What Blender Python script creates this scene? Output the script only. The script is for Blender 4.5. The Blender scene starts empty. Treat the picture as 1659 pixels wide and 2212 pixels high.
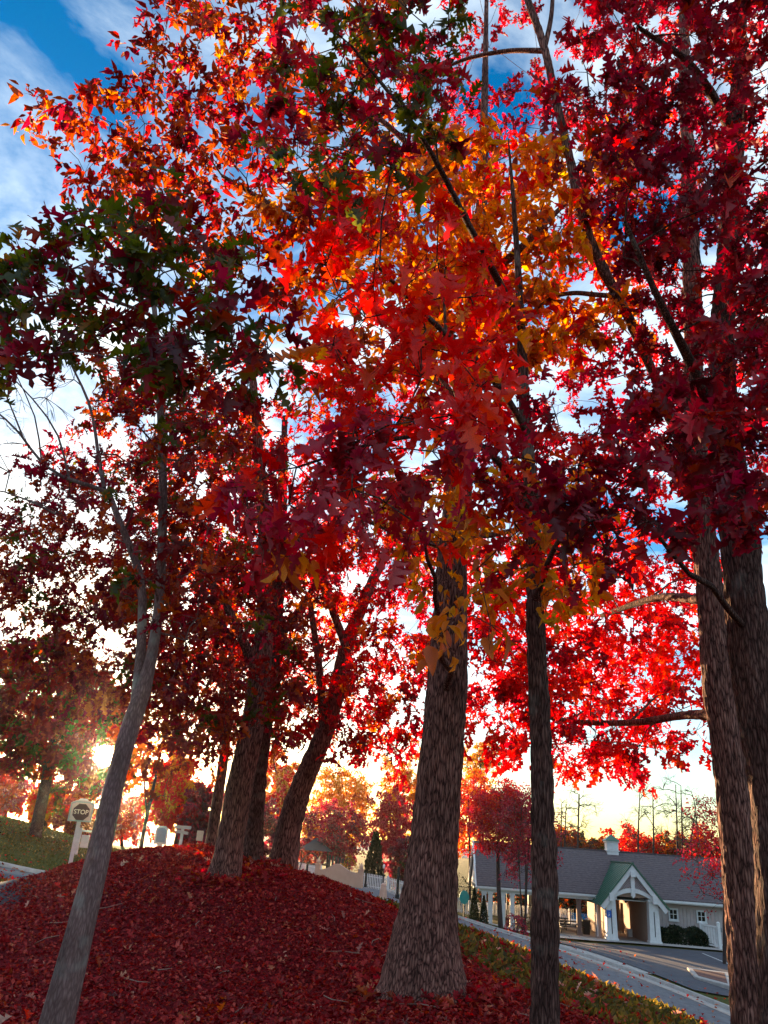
import bpy, bmesh, math, random
import numpy as np
from mathutils import Vector, Matrix, noise as mnoise

random.seed(11); rng = np.random.default_rng(11)
scene = bpy.context.scene
COL = scene.collection
rad = math.radians

# ---------------------------------------------------------------- camera
EYE = 1.6
PITCH, ROLL, FPX = rad(23.3), rad(4.2), 768.0
_H = np.array([1, 0, 0.]); _V = np.array([0, -math.sin(PITCH), math.cos(PITCH)]); _F = np.array([0, math.cos(PITCH), math.sin(PITCH)])
_R = math.cos(ROLL) * _H + math.sin(ROLL) * _V
_U = -math.sin(ROLL) * _H + math.cos(ROLL) * _V
CAMPOS = np.array([0, 0, EYE])
cam_d = bpy.data.cameras.new('camera'); cam = bpy.data.objects.new('camera', cam_d); COL.objects.link(cam)
cam.matrix_world = Matrix(((_R[0], _U[0], -_F[0], 0), (_R[1], _U[1], -_F[1], 0), (_R[2], _U[2], -_F[2], EYE), (0, 0, 0, 1)))
cam_d.sensor_fit = 'HORIZONTAL'; cam_d.sensor_width = 36; cam_d.lens = 36
cam_d.clip_start = 0.05; cam_d.clip_end = 9000
scene.camera = cam

# survey of the photograph: sighting (1659 px wide print) + distance -> a point in the world
SC = 768 / 1659.0
def sight(x, y):
    return _F + _R * (x * SC - 384) / FPX - _U * (y * SC - 512) / FPX
def D(x, y, Y):
    d = sight(x, y); return d * (Y / d[1]) + CAMPOS
def zc(P): return float((np.asarray(P) - CAMPOS) @ _F)
def wid(P, w): return w * SC / FPX * zc(P)

# ---------------------------------------------------------------- sky, sun, exposure
SUN_D = sight(226, 1632); SUN_D = SUN_D / np.linalg.norm(SUN_D)
SUN_EL = math.asin(SUN_D[2]); SUN_AZ = math.atan2(SUN_D[0], SUN_D[1])
scene.view_settings.view_transform = 'Standard'; scene.view_settings.look = 'None'
scene.view_settings.gamma = 1; scene.view_settings.use_curve_mapping = False
scene.view_settings.exposure = 2.2
scene.render.engine = 'CYCLES'
scene.cycles.max_bounces = 6; scene.cycles.transmission_bounces = 6; scene.cycles.transparent_max_bounces = 4
scene.cycles.use_denoising = True
scene.cycles.sample_clamp_indirect = 4

world = bpy.data.worlds.new('World'); scene.world = world; world.use_nodes = True
def N(nt, t, **kw):
    n = nt.nodes.new(t)
    for k, v in kw.items():
        if k in n.inputs: n.inputs[k].default_value = v
        else: setattr(n, k, v)
    return n
def ramp(nt, stops, interp='LINEAR'):
    n = nt.nodes.new('ShaderNodeValToRGB'); e = n.color_ramp.elements; n.color_ramp.interpolation = interp
    while len(e) < len(stops): e.new(0.5)
    for i, (p, c) in enumerate(stops):
        e[i].position = p; e[i].color = (c if len(c) == 4 else (*c, 1))
    return n
wt = world.node_tree; wt.nodes.clear(); L = wt.links.new
tc = N(wt, 'ShaderNodeTexCoord')
sky = N(wt, 'ShaderNodeTexSky', sky_type='NISHITA', sun_disc=False, sun_elevation=SUN_EL, sun_rotation=SUN_AZ, altitude=300, air_density=1.0, dust_density=0.35, ozone_density=2.5)
sep = N(wt, 'ShaderNodeSeparateXYZ'); L(tc.outputs['Generated'], sep.inputs[0])
hsv = N(wt, 'ShaderNodeHueSaturation', Hue=.503, Value=1.0); L(sky.outputs[0], hsv.inputs['Color'])
sat = N(wt, 'ShaderNodeMapRange'); sat.inputs['From Max'].default_value = .55; sat.inputs['To Min'].default_value = 1.05; sat.inputs['To Max'].default_value = 1.5
L(sep.outputs['Z'], sat.inputs['Value']); L(sat.outputs['Result'], hsv.inputs['Saturation'])
zadd = N(wt, 'ShaderNodeMath', operation='ADD'); zadd.inputs[1].default_value = 0.22; L(sep.outputs['Z'], zadd.inputs[0])
zmax = N(wt, 'ShaderNodeMath', operation='MAXIMUM'); zmax.inputs[1].default_value = 0.08; L(zadd.outputs[0], zmax.inputs[0])
vdiv = N(wt, 'ShaderNodeVectorMath', operation='DIVIDE'); L(tc.outputs['Generated'], vdiv.inputs[0])
cmb = N(wt, 'ShaderNodeCombineXYZ'); [L(zmax.outputs[0], cmb.inputs[i]) for i in range(3)]; L(cmb.outputs[0], vdiv.inputs[1])
cn = N(wt, 'ShaderNodeTexNoise', Scale=2.6, Detail=9.0, Roughness=0.58, Distortion=0.5); coff = N(wt, 'ShaderNodeVectorMath', operation='ADD'); coff.inputs[1].default_value = (6.1, .7, 2); L(vdiv.outputs[0], coff.inputs[0]); L(coff.outputs[0], cn.inputs['Vector'])
cr = ramp(wt, [(0.40, (0, 0, 0)), (0.65, (1, 1, 1))]); L(cn.outputs['Fac'], cr.inputs[0])
# aureole: the bright air round the low sun
dot = N(wt, 'ShaderNodeVectorMath', operation='DOT_PRODUCT'); L(tc.outputs['Generated'], dot.inputs[0]); dot.inputs[1].default_value = tuple(SUN_D)
cl = N(wt, 'ShaderNodeMath', operation='MAXIMUM'); cl.inputs[1].default_value = 0.0; L(dot.outputs['Value'], cl.inputs[0])
pw = N(wt, 'ShaderNodeMath', operation='POWER'); pw.inputs[1].default_value = 14.0; L(cl.outputs[0], pw.inputs[0])
cloudcol = N(wt, 'ShaderNodeMix', data_type='RGBA'); L(pw.outputs[0], cloudcol.inputs['Factor'])
cloudcol.inputs['A'].default_value = (3.7, 4.1, 4.2, 1); cloudcol.inputs['B'].default_value = (6, 5.4, 4.2, 1)
mixc = N(wt, 'ShaderNodeMix', data_type='RGBA')
cf = N(wt, 'ShaderNodeMath', operation='MULTIPLY'); cf.inputs[1].default_value = 0.8; ch = N(wt, 'ShaderNodeMapRange', interpolation_type='SMOOTHSTEP'); ch.inputs['From Min'].default_value = .02; ch.inputs['From Max'].default_value = .32; L(sep.outputs['Z'], ch.inputs['Value']); cm_ = N(wt, 'ShaderNodeMath', operation='MULTIPLY'); L(cr.outputs[0], cm_.inputs[0]); L(ch.outputs['Result'], cm_.inputs[1]); L(cm_.outputs[0], cf.inputs[0])
L(cf.outputs[0], mixc.inputs['Factor']); L(hsv.outputs[0], mixc.inputs['A']); L(cloudcol.outputs['Result'], mixc.inputs['B'])
glow = N(wt, 'ShaderNodeMix', data_type='RGBA', blend_type='ADD'); glow.inputs['Factor'].default_value = 1
gc = N(wt, 'ShaderNodeMix', data_type='RGBA'); gc.inputs['A'].default_value = (0, 0, 0, 1); gc.inputs['B'].default_value = (2.2, 1.5, 0.45, 1)
L(pw.outputs[0], gc.inputs['Factor']); L(mixc.outputs['Result'], glow.inputs['A']); L(gc.outputs['Result'], glow.inputs['B'])
disc = N(wt, 'ShaderNodeMapRange', interpolation_type='SMOOTHSTEP'); disc.inputs['From Min'].default_value = math.cos(rad(.75)); disc.inputs['From Max'].default_value = math.cos(rad(.35))
L(dot.outputs['Value'], disc.inputs['Value'])
pw2 = N(wt, 'ShaderNodeMath', operation='POWER'); pw2.inputs[1].default_value = 2600.0; L(cl.outputs[0], pw2.inputs[0])
g2 = N(wt, 'ShaderNodeMix', data_type='RGBA'); L(pw2.outputs[0], g2.inputs['Factor']); g2.inputs['A'].default_value = (0, 0, 0, 1); g2.inputs['B'].default_value = (150, 80, 16, 1)
g3 = N(wt, 'ShaderNodeMix', data_type='RGBA', blend_type='ADD'); g3.inputs['Factor'].default_value = 1; L(glow.outputs['Result'], g3.inputs['A']); L(g2.outputs['Result'], g3.inputs['B'])
sd = N(wt, 'ShaderNodeMix', data_type='RGBA', blend_type='ADD'); L(disc.outputs['Result'], sd.inputs['Factor']); L(g3.outputs['Result'], sd.inputs['A']); sd.inputs['B'].default_value = (400, 300, 160, 1)
bg = N(wt, 'ShaderNodeBackground', Strength=0.10); L(sd.outputs['Result'], bg.inputs['Color'])
wo = N(wt, 'ShaderNodeOutputWorld'); L(bg.outputs[0], wo.inputs['Surface'])

sun_l = bpy.data.lights.new('sun_lamp', 'SUN'); sun_o = bpy.data.objects.new('sun_lamp', sun_l); COL.objects.link(sun_o)
sun_l.energy = 5.0; sun_l.angle = rad(0.5); sun_l.color = (1.0, 0.64, 0.32)
sun_o.rotation_euler = Vector(tuple(-SUN_D)).to_track_quat('-Z', 'Y').to_euler()
sun_o.location = (0, 0, 40)

# ---------------------------------------------------------------- materials
MATS = {}
def new_mat(name):
    m = bpy.data.materials.new(name); m.use_nodes = True; m.node_tree.nodes.clear(); MATS[name] = m
    return m, m.node_tree
def surf(name, c1, c2=None, scale=8.0, rough=0.8, bump=0.0, bscale=None, stretch=None, spec=0.3, metal=0.0, detail=6.0):
    """mottled surface: two tones over noise, optional relief"""
    m, nt = new_mat(name); L = nt.links.new
    c2 = c2 or tuple(v * 0.72 for v in c1)
    t = N(nt, 'ShaderNodeTexCoord'); mp = N(nt, 'ShaderNodeMapping'); L(t.outputs['Object'], mp.inputs['Vector'])
    if stretch: mp.inputs['Scale'].default_value = stretch
    n = N(nt, 'ShaderNodeTexNoise', Scale=scale, Detail=detail, Roughness=0.65); L(mp.outputs[0], n.inputs['Vector'])
    r = ramp(nt, [(0.3, c2), (0.7, c1)]); L(n.outputs['Fac'], r.inputs[0])
    b = N(nt, 'ShaderNodeBsdfPrincipled', Roughness=rough, Metallic=metal); b.inputs['Specular IOR Level'].default_value = spec
    L(r.outputs[0], b.inputs['Base Color'])
    if bump:
        n2 = N(nt, 'ShaderNodeTexNoise', Scale=bscale or scale * 4, Detail=5.0); L(mp.outputs[0], n2.inputs['Vector'])
        bp = N(nt, 'ShaderNodeBump', Strength=bump, Distance=0.02); L(n2.outputs['Fac'], bp.inputs['Height']); L(bp.outputs[0], b.inputs['Normal'])
    o = N(nt, 'ShaderNodeOutputMaterial'); L(b.outputs[0], o.inputs['Surface'])
    return m
def leaf_mat(name, stops, trans=0.55, per_object=False, boost=1.55, gloss=0.05):
    m, nt = new_mat(name); L = nt.links.new
    r = ramp(nt, stops)
    if per_object:
        a = N(nt, 'ShaderNodeObjectInfo'); L(a.outputs['Random'], r.inputs[0])
    else:
        a = N(nt, 'ShaderNodeAttribute', attribute_name='tint'); L(a.outputs['Fac'], r.inputs[0])
    t = N(nt, 'ShaderNodeTexCoord'); n = N(nt, 'ShaderNodeTexNoise', Scale=35.0, Detail=3.0); L(t.outputs['Object'], n.inputs['Vector'])
    v = N(nt, 'ShaderNodeMapRange'); v.inputs['From Min'].default_value = .3; v.inputs['From Max'].default_value = .7; v.inputs['To Min'].default_value = 0.72; v.inputs['To Max'].default_value = 1.12
    L(n.outputs['Fac'], v.inputs['Value'])
    h = N(nt, 'ShaderNodeHueSaturation'); L(r.outputs[0], h.inputs['Color']); L(v.outputs[0], h.inputs['Value'])
    h2 = N(nt, 'ShaderNodeHueSaturation', Saturation=1.12, Value=boost); L(h.outputs[0], h2.inputs['Color'])
    d = N(nt, 'ShaderNodeBsdfDiffuse'); tr = N(nt, 'ShaderNodeBsdfTranslucent'); g = N(nt, 'ShaderNodeBsdfGlossy', Roughness=0.45)
    L(h.outputs[0], d.inputs['Color']); L(h2.outputs[0], tr.inputs['Color'])
    mx = N(nt, 'ShaderNodeMixShader'); mx.inputs[0].default_value = trans; L(d.outputs[0], mx.inputs[1]); L(tr.outputs[0], mx.inputs[2])
    mg = N(nt, 'ShaderNodeMixShader'); mg.inputs[0].default_value = gloss; L(mx.outputs[0], mg.inputs[1]); L(g.outputs[0], mg.inputs[2])
    o = N(nt, 'ShaderNodeOutputMaterial'); L(mg.outputs[0], o.inputs['Surface'])
    return m
PAL = {
    'crimson': [(0, (.16, .002, .008)), (.5, (.34, .004, .014)), (1, (.50, .012, .028))],
    'wine':    [(0, (.07, .002, .008)), (.6, (.19, .004, .016)), (1, (.36, .012, .040))],
    'red':     [(0, (.36, .004, .008)), (.5, (.60, .008, .010)), (.85, (.68, .025, .012)), (1, (.66, .09, .014))],
    'scarlet': [(0, (.55, .006, .008)), (.65, (.78, .014, .010)), (1, (.78, .06, .014))],
    'orange':  [(0, (.42, .075, .008)), (.5, (.66, .19, .012)), (1, (.74, .32, .02))],
    'rust':    [(0, (.14, .016, .010)), (.5, (.32, .050, .012)), (1, (.46, .10, .018))],
    'maroon':  [(0, (.11, .014, .018)), (.6, (.24, .026, .024)), (1, (.34, .055, .026))],
    'green':   [(0, (.025, .034, .006)), (.55, (.075, .085, .010)), (.85, (.10, .10, .014)), (1, (.22, .10, .02))],
    'pink':    [(0, (.30, .02, .045)), (.6, (.48, .05, .09)), (1, (.55, .12, .14))],
    'purple':  [(0, (.10, .025, .045)), (.6, (.20, .05, .08)), (1, (.30, .08, .10))],  # bluish shade on red leaves, put into the leaf colour
    'yellow':  [(0, (.45, .18, .015)), (.6, (.58, .30, .03)), (1, (.62, .40, .06))],
    'conifer': [(0, (.008, .016, .008)), (.6, (.018, .032, .014)), (1, (.035, .05, .02))],
    'litter':  [(0, (.17, .010, .014)), (.5, (.40, .022, .026)), (.8, (.52, .07, .055)), (.93, (.50, .18, .09)), (1, (.60, .34, .26))],
    'pale':    [(0, (.30, .13, .11)), (.6, (.50, .27, .23)), (1, (.62, .42, .34))],
    'grass':   [(0, (.045, .045, .011)), (.6, (.12, .10, .024)), (1, (.26, .16, .05))],
    'straw':   [(0, (.11, .006, .009)), (.6, (.30, .014, .018)), (1, (.52, .08, .06))],
}
LM = {k: leaf_mat(k + '_leaf', s, trans=(.25 if k in ('litter', 'straw', 'conifer', 'pale') else .62), gloss=(.02 if k in ('litter', 'straw', 'conifer', 'grass', 'pale') else .022)) for k, s in PAL.items()}
LMO = {k: leaf_mat(k + '_big_leaf', s, per_object=True, trans=(.25 if k == 'litter' else .62), gloss=.03) for k, s in PAL.items()}

def bark_mat(name, dark, mid, pale, scale=1.0, lichen=0.0, bump=1.0, zs=5.0):
    m, nt = new_mat(name); L = nt.links.new
    t = N(nt, 'ShaderNodeTexCoord'); mp = N(nt, 'ShaderNodeMapping'); L(t.outputs['Object'], mp.inputs['Vector'])
    mp.inputs['Scale'].default_value = (40 * scale, 40 * scale, zs * scale)
    n0 = N(nt, 'ShaderNodeTexNoise', Scale=0.6, Detail=4.0); L(mp.outputs[0], n0.inputs['Vector'])
    mx = N(nt, 'ShaderNodeMix', data_type='RGBA'); mx.inputs['Factor'].default_value = .5; L(mp.outputs[0], mx.inputs['A']); L(n0.outputs['Color'], mx.inputs['B'])
    v = N(nt, 'ShaderNodeTexVoronoi', feature='DISTANCE_TO_EDGE', Scale=1.0); L(mp.outputs[0], v.inputs['Vector'])
    n1 = N(nt, 'ShaderNodeTexNoise', Scale=1.6, Detail=8.0, Roughness=.7); L(mp.outputs[0], n1.inputs['Vector'])
    ad = N(nt, 'ShaderNodeMath', operation='MULTIPLY_ADD'); L(n1.outputs['Fac'], ad.inputs[0]); ad.inputs[1].default_value = .55; L(v.outputs['Distance'], ad.inputs[2])
    r = ramp(nt, [(.27, dark), (.43, mid), (.70, pale)]); L(ad.outputs[0], r.inputs[0])
    n2 = N(nt, 'ShaderNodeTexNoise', Scale=3.0, Detail=6.0); L(t.outputs['Object'], n2.inputs['Vector'])
    lr = ramp(nt, [(.56, (0, 0, 0)), (.68, (lichen,) * 3)]); L(n2.outputs['Fac'], lr.inputs[0])
    lm = N(nt, 'ShaderNodeMix', data_type='RGBA'); L(lr.outputs[0], lm.inputs['Factor']); L(r.outputs[0], lm.inputs['A']); lm.inputs['B'].default_value = (.26, .25, .23, 1)
    b = N(nt, 'ShaderNodeBsdfPrincipled', Roughness=.9); b.inputs['Specular IOR Level'].default_value = .15
    n3 = N(nt, 'ShaderNodeTexNoise', Scale=2.2, Detail=5.0, Roughness=.7); mp3 = N(nt, 'ShaderNodeMapping'); mp3.inputs['Scale'].default_value = (2.2, 2.2, .7); L(t.outputs['Object'], mp3.inputs['Vector']); L(mp3.outputs[0], n3.inputs['Vector'])
    m3 = N(nt, 'ShaderNodeMapRange'); m3.inputs['From Min'].default_value = .3; m3.inputs['From Max'].default_value = .7; m3.inputs['To Min'].default_value = .5; m3.inputs['To Max'].default_value = 1.35; L(n3.outputs['Fac'], m3.inputs['Value'])
    h3 = N(nt, 'ShaderNodeHueSaturation'); L(lm.outputs['Result'], h3.inputs['Color']); L(m3.outputs['Result'], h3.inputs['Value']); L(h3.outputs[0], b.inputs['Base Color'])
    bp = N(nt, 'ShaderNodeBump', Strength=bump, Distance=.02); L(ad.outputs[0], bp.inputs['Height']); L(bp.outputs[0], b.inputs['Normal'])
    o = N(nt, 'ShaderNodeOutputMaterial'); L(b.outputs[0], o.inputs['Surface'])
    return m
BARK = bark_mat('oak_bark', (.030, .012, .011), (.185, .078, .066), (.34, .170, .140))
BARK_DARK = bark_mat('dark_bark', (.024, .010, .009), (.10, .046, .040), (.20, .105, .09), scale=1.2, lichen=.35)
BARK_GREY = bark_mat('smooth_grey_bark', (.115, .065, .064), (.165, .098, .094), (.24, .155, .145), scale=1.5, lichen=.75, bump=.3, zs=9.0)
TWIG = surf('twig_bark', (.07, .045, .04), (.03, .02, .02), scale=20, rough=.9)

# ---------------------------------------------------------------- mesh helpers
def link(o, parent=None, label=None, cat=None, group=None, kind=None):
    COL.objects.link(o)
    if parent is not None: o.parent = parent
    if label: o['label'] = label
    if cat: o['category'] = cat
    if group: o['group'] = group
    if kind: o['kind'] = kind
    return o
def empty(name, loc=(0, 0, 0), rz=0.0, **kw):
    o = bpy.data.objects.new(name, None); o.location = tuple(loc); o.rotation_euler = (0, 0, rz); o.empty_display_size = .2
    return link(o, **kw)
def tri_mesh(name, co, tri, mats, mi=None, tint=None, smooth=False):
    me = bpy.data.meshes.new(name); co = np.ascontiguousarray(co, np.float32); tri = np.ascontiguousarray(tri, np.int32)
    k = tri.shape[1]
    me.vertices.add(len(co)); me.vertices.foreach_set('co', co.ravel())
    me.loops.add(tri.size); me.loops.foreach_set('vertex_index', tri.ravel())
    me.polygons.add(len(tri)); me.polygons.foreach_set('loop_start', np.arange(0, tri.size, k, dtype=np.int32))
    for m in mats: me.materials.append(m)
    if mi is not None: me.polygons.foreach_set('material_index', np.ascontiguousarray(mi, np.int32))
    if smooth: me.polygons.foreach_set('use_smooth', np.ones(len(tri), bool))
    if tint is not None:
        a = me.attributes.new('tint', 'FLOAT', 'POINT'); a.data.foreach_set('value', np.ascontiguousarray(tint, np.float32))
    me.update(calc_edges=True)
    return me

class MB:
    """collects boxes, prisms, tubes as one mesh (local coordinates)"""
    def __init__(s): s.v = []; s.f = []
    def add(s, vs, fs):
        b = len(s.v); s.v += [tuple(v) for v in vs]; s.f += [tuple(i + b for i in f) for f in fs]; return s
    def box(s, x0, x1, y0, y1, z0, z1):
        return s.hexa([(x0, y0, z0), (x1, y0, z0), (x1, y1, z0), (x0, y1, z0), (x0, y0, z1), (x1, y0, z1), (x1, y1, z1), (x0, y1, z1)])
    def hexa(s, p):
        return s.add(p, [(0, 3, 2, 1), (4, 5, 6, 7), (0, 1, 5, 4), (1, 2, 6, 5), (2, 3, 7, 6), (3, 0, 4, 7)])
    def prism(s, pts, y0, y1):
        """pts: outline in x,z; extruded along y"""
        n = len(pts)
        vs = [(x, y0, z) for x, z in pts] + [(x, y1, z) for x, z in pts]
        return s.add(vs, [tuple(range(n)), tuple(range(2 * n - 1, n - 1, -1))] + [(i, i + n, (i + 1) % n + n, (i + 1) % n) for i in range(n)])
    def bar(s, a, b, w, d=None):
        a = Vector(a); b = Vector(b); d = d or w; t = (b - a).normalized()
        u = t.cross(Vector((0, 1, 0))); u = u.normalized() if u.length > .1 else Vector((1, 0, 0)); v = t.cross(u)
        c = [(-1, -1), (1, -1), (1, 1), (-1, 1)]
        return s.hexa([a + u * (i * w / 2) + v * (j * d / 2) for i, j in c] + [b + u * (i * w / 2) + v * (j * d / 2) for i, j in c])
    def lathe(s, prof, n=12, c=(0, 0, 0)):
        b = []; f = []
        for r, z in prof:
            for k in range(n):
                a = 2 * math.pi * k / n; b.append((c[0] + r * math.cos(a), c[1] + r * math.sin(a), c[2] + z))
        m = len(prof)
        for i in range(m - 1):
            for k in range(n): f.append((i * n + k, i * n + (k + 1) % n, (i + 1) * n + (k + 1) % n, (i + 1) * n + k))
        f.append(tuple(range(n - 1, -1, -1))); f.append(tuple(range((m - 1) * n, m * n)))
        return s.add(b, f)
    def tube(s, pts, r, n=6):
        co, q = tube_geo(np.array(pts, float), np.full(len(pts), r) if np.isscalar(r) else np.array(r), n)
        return s.add([tuple(c) for c in co], [tuple(x) for x in q])
    def build(s, name, mat, parent=None, bevel=0.0, smooth=False, **kw):
        me = bpy.data.meshes.new(name); me.from_pydata(s.v, [], s.f); me.materials.append(mat)
        if smooth: me.polygons.foreach_set('use_smooth', [True] * len(me.polygons))
        o = bpy.data.objects.new(name, me); link(o, parent, **kw)
        bm = bmesh.new(); bm.from_mesh(me); bmesh.ops.recalc_face_normals(bm, faces=bm.faces)
        if bevel: bmesh.ops.bevel(bm, geom=list(bm.edges), offset=bevel, segments=1, affect='EDGES', clamp_overlap=True)
        bm.to_mesh(me); bm.free()
        return o

def tube_geo(P, Rr, n, disp=None):
    """swept tube: P (m,3), radii (m,), n sides -> verts, quads"""
    m = len(P); T = np.gradient(P, axis=0); T /= np.linalg.norm(T, axis=1)[:, None] + 1e-9
    u = np.cross(T[0], [0.31, 0.95, 0.05]); u /= np.linalg.norm(u) + 1e-9
    out = np.empty((m, n, 3)); ang = np.arange(n) * 2 * math.pi / n; ca, sa = np.cos(ang), np.sin(ang)
    for i in range(m):
        u = u - T[i] * (u @ T[i]); u /= np.linalg.norm(u) + 1e-9; w = np.cross(T[i], u)
        rr = Rr[i] if disp is None else Rr[i] * disp[i]
        out[i] = P[i] + (np.outer(ca * rr, u) + np.outer(sa * rr, w))
    i, k = np.meshgrid(np.arange(m - 1), np.arange(n), indexing='ij'); k2 = (k + 1) % n
    q = np.stack([i * n + k, i * n + k2, (i + 1) * n + k2, (i + 1) * n + k], -1).reshape(-1, 4)
    return out.reshape(-1, 3), q
def resample(P, Rr, step):
    P = np.array(P, float); Rr = np.array(Rr, float)
    d = np.r_[0, np.cumsum(np.linalg.norm(np.diff(P, axis=0), axis=1))]
    n = max(3, int(d[-1] / step) + 1); t = np.linspace(0, d[-1], n)
    # catmull-like smoothing: cubic hermite through the points
    tang = np.gradient(P, d, axis=0); tr = np.gradient(Rr, d)
    j = np.clip(np.searchsorted(d, t, 'right') - 1, 0, len(d) - 2); h = d[j + 1] - d[j]; s = ((t - d[j]) / h)
    h00 = 2 * s**3 - 3 * s**2 + 1; h10 = s**3 - 2 * s**2 + s; h01 = -2 * s**3 + 3 * s**2; h11 = s**3 - s**2
    Q = h00[:, None] * P[j] + (h10 * h)[:, None] * tang[j] + h01[:, None] * P[j + 1] + (h11 * h)[:, None] * tang[j + 1]
    return Q, np.interp(t, d, Rr)

# ---------------------------------------------------------------- leaf shapes
def leaf_oak(curl, fold, seed):
    """lobed oak leaf: two toothed half blades hinged on the midrib, with a stalk"""
    r = np.random.default_rng(seed); M = [0, .2, .4, .6, .8, 1.0]; k = r.uniform(.82, 1.15)
    side = [(.05, .05), (.17, .12), (.24, .16), (.20, .22), (.075, .28), (.25, .37), (.37, .43), (.33, .52), (.085, .55), (.22, .68), (.29, .76), (.20, .80), (.06, .82), (.11, .93)]
    v = [(0, y) for y in M]; f = []; nm = len(M)
    for sg in (1, -1):
        b = len(v); v += [(sg * x * k * r.uniform(.82, 1.15), y + r.uniform(-.025, .025)) for x, y in side]
        i = j = 0
        while i < nm - 1 or j < len(side) - 1:
            if j < len(side) - 1 and (i == nm - 1 or side[j + 1][1] <= M[i + 1]): t = (i, b + j, b + j + 1); j += 1
            else: t = (i, b + j, i + 1); i += 1
            f.append(t if sg > 0 else (t[0], t[2], t[1]))
    b = len(v); v += [(.012, -.2), (-.012, -.2), (0, .02)]; f.append((b, b + 2, b + 1))
    v = np.array(v); x, y = v[:, 0], v[:, 1]
    z = fold * np.abs(x) * 1.2 - curl * y**2 * .6 + np.sin(y * 9 + seed) * .035 * np.sign(x) + .25 * curl * x**2
    return np.c_[x, y, z], np.array(f)
def leaf_ell(curl, fold, seed):
    r = np.random.default_rng(seed); M = [0, .3, .62, 1.0]; side = [(.13, .10), (.25, .32), (.24, .58), (.11, .86)]
    v = [(0, y) for y in M]; f = []
    for sg in (1, -1):
        b = len(v); v += [(sg * x * r.uniform(.9, 1.1), y) for x, y in side]
        t = [(0, b, 1), (b, b + 1, 1), (1, b + 1, 2), (b + 1, b + 2, 2), (2, b + 2, b + 3), (2, b + 3, 3)]
        f += t if sg > 0 else [(a, c, bb) for a, bb, c in t]
    v = np.array(v); x, y = v[:, 0], v[:, 1]
    z = fold * np.abs(x) * 1.3 - curl * y**2 * .7 + np.sin(y * 7 + seed) * .05 * np.sign(x)
    return np.c_[x, y, z], np.array(f)
def leaf_mid(curl, fold, seed):
    v = [(0, -.08), (.30, .24), (0, .42), (0, .24), (.37, .54), (0, .70), (0, .55), (.24, .84), (0, 1)]
    f = [(0, 1, 2), (3, 4, 5), (6, 7, 8)]; n = len(v)
    v2 = v + [(-x * .95, y + .02) for x, y in v]; f2 = f + [(a + n, c + n, b + n) for a, b, c in f]
    v = np.array(v2); x, y = v[:, 0], v[:, 1]
    return np.c_[x, y, fold * np.abs(x) - curl * y**2 * .6], np.array(f2)
def leaf_far(curl, fold, seed):
    v = np.array([(0, 0), (.33, .5), (0, 1), (-.33, .45)]); x, y = v[:, 0], v[:, 1]
    return np.c_[x, y, fold * np.abs(x) - curl * y**2 * .5], np.array([(0, 1, 2), (0, 2, 3)])
CF = [(.25, .3), (.7, .55), (1.3, .2), (-.45, .6), (.4, 1.1), (1.8, .7)]
TPL = {'oak': [leaf_oak(c, f, i) for i, (c, f) in enumerate(CF)], 'ell': [leaf_ell(c, f, i) for i, (c, f) in enumerate(CF)],
       'mid': [leaf_mid(c, f, i) for i, (c, f) in enumerate(CF)], 'far': [leaf_far(c, f, i) for i, (c, f) in enumerate(CF)]}
LEAF_ME = {}
def leaf_obj_mesh(kind, var, pal):
    key = (kind, var, pal)
    if key not in LEAF_ME:
        v, f = TPL[kind][var]; LEAF_ME[key] = tri_mesh('leaf', v, f, [LMO[pal]])
    return LEAF_ME[key]
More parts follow.
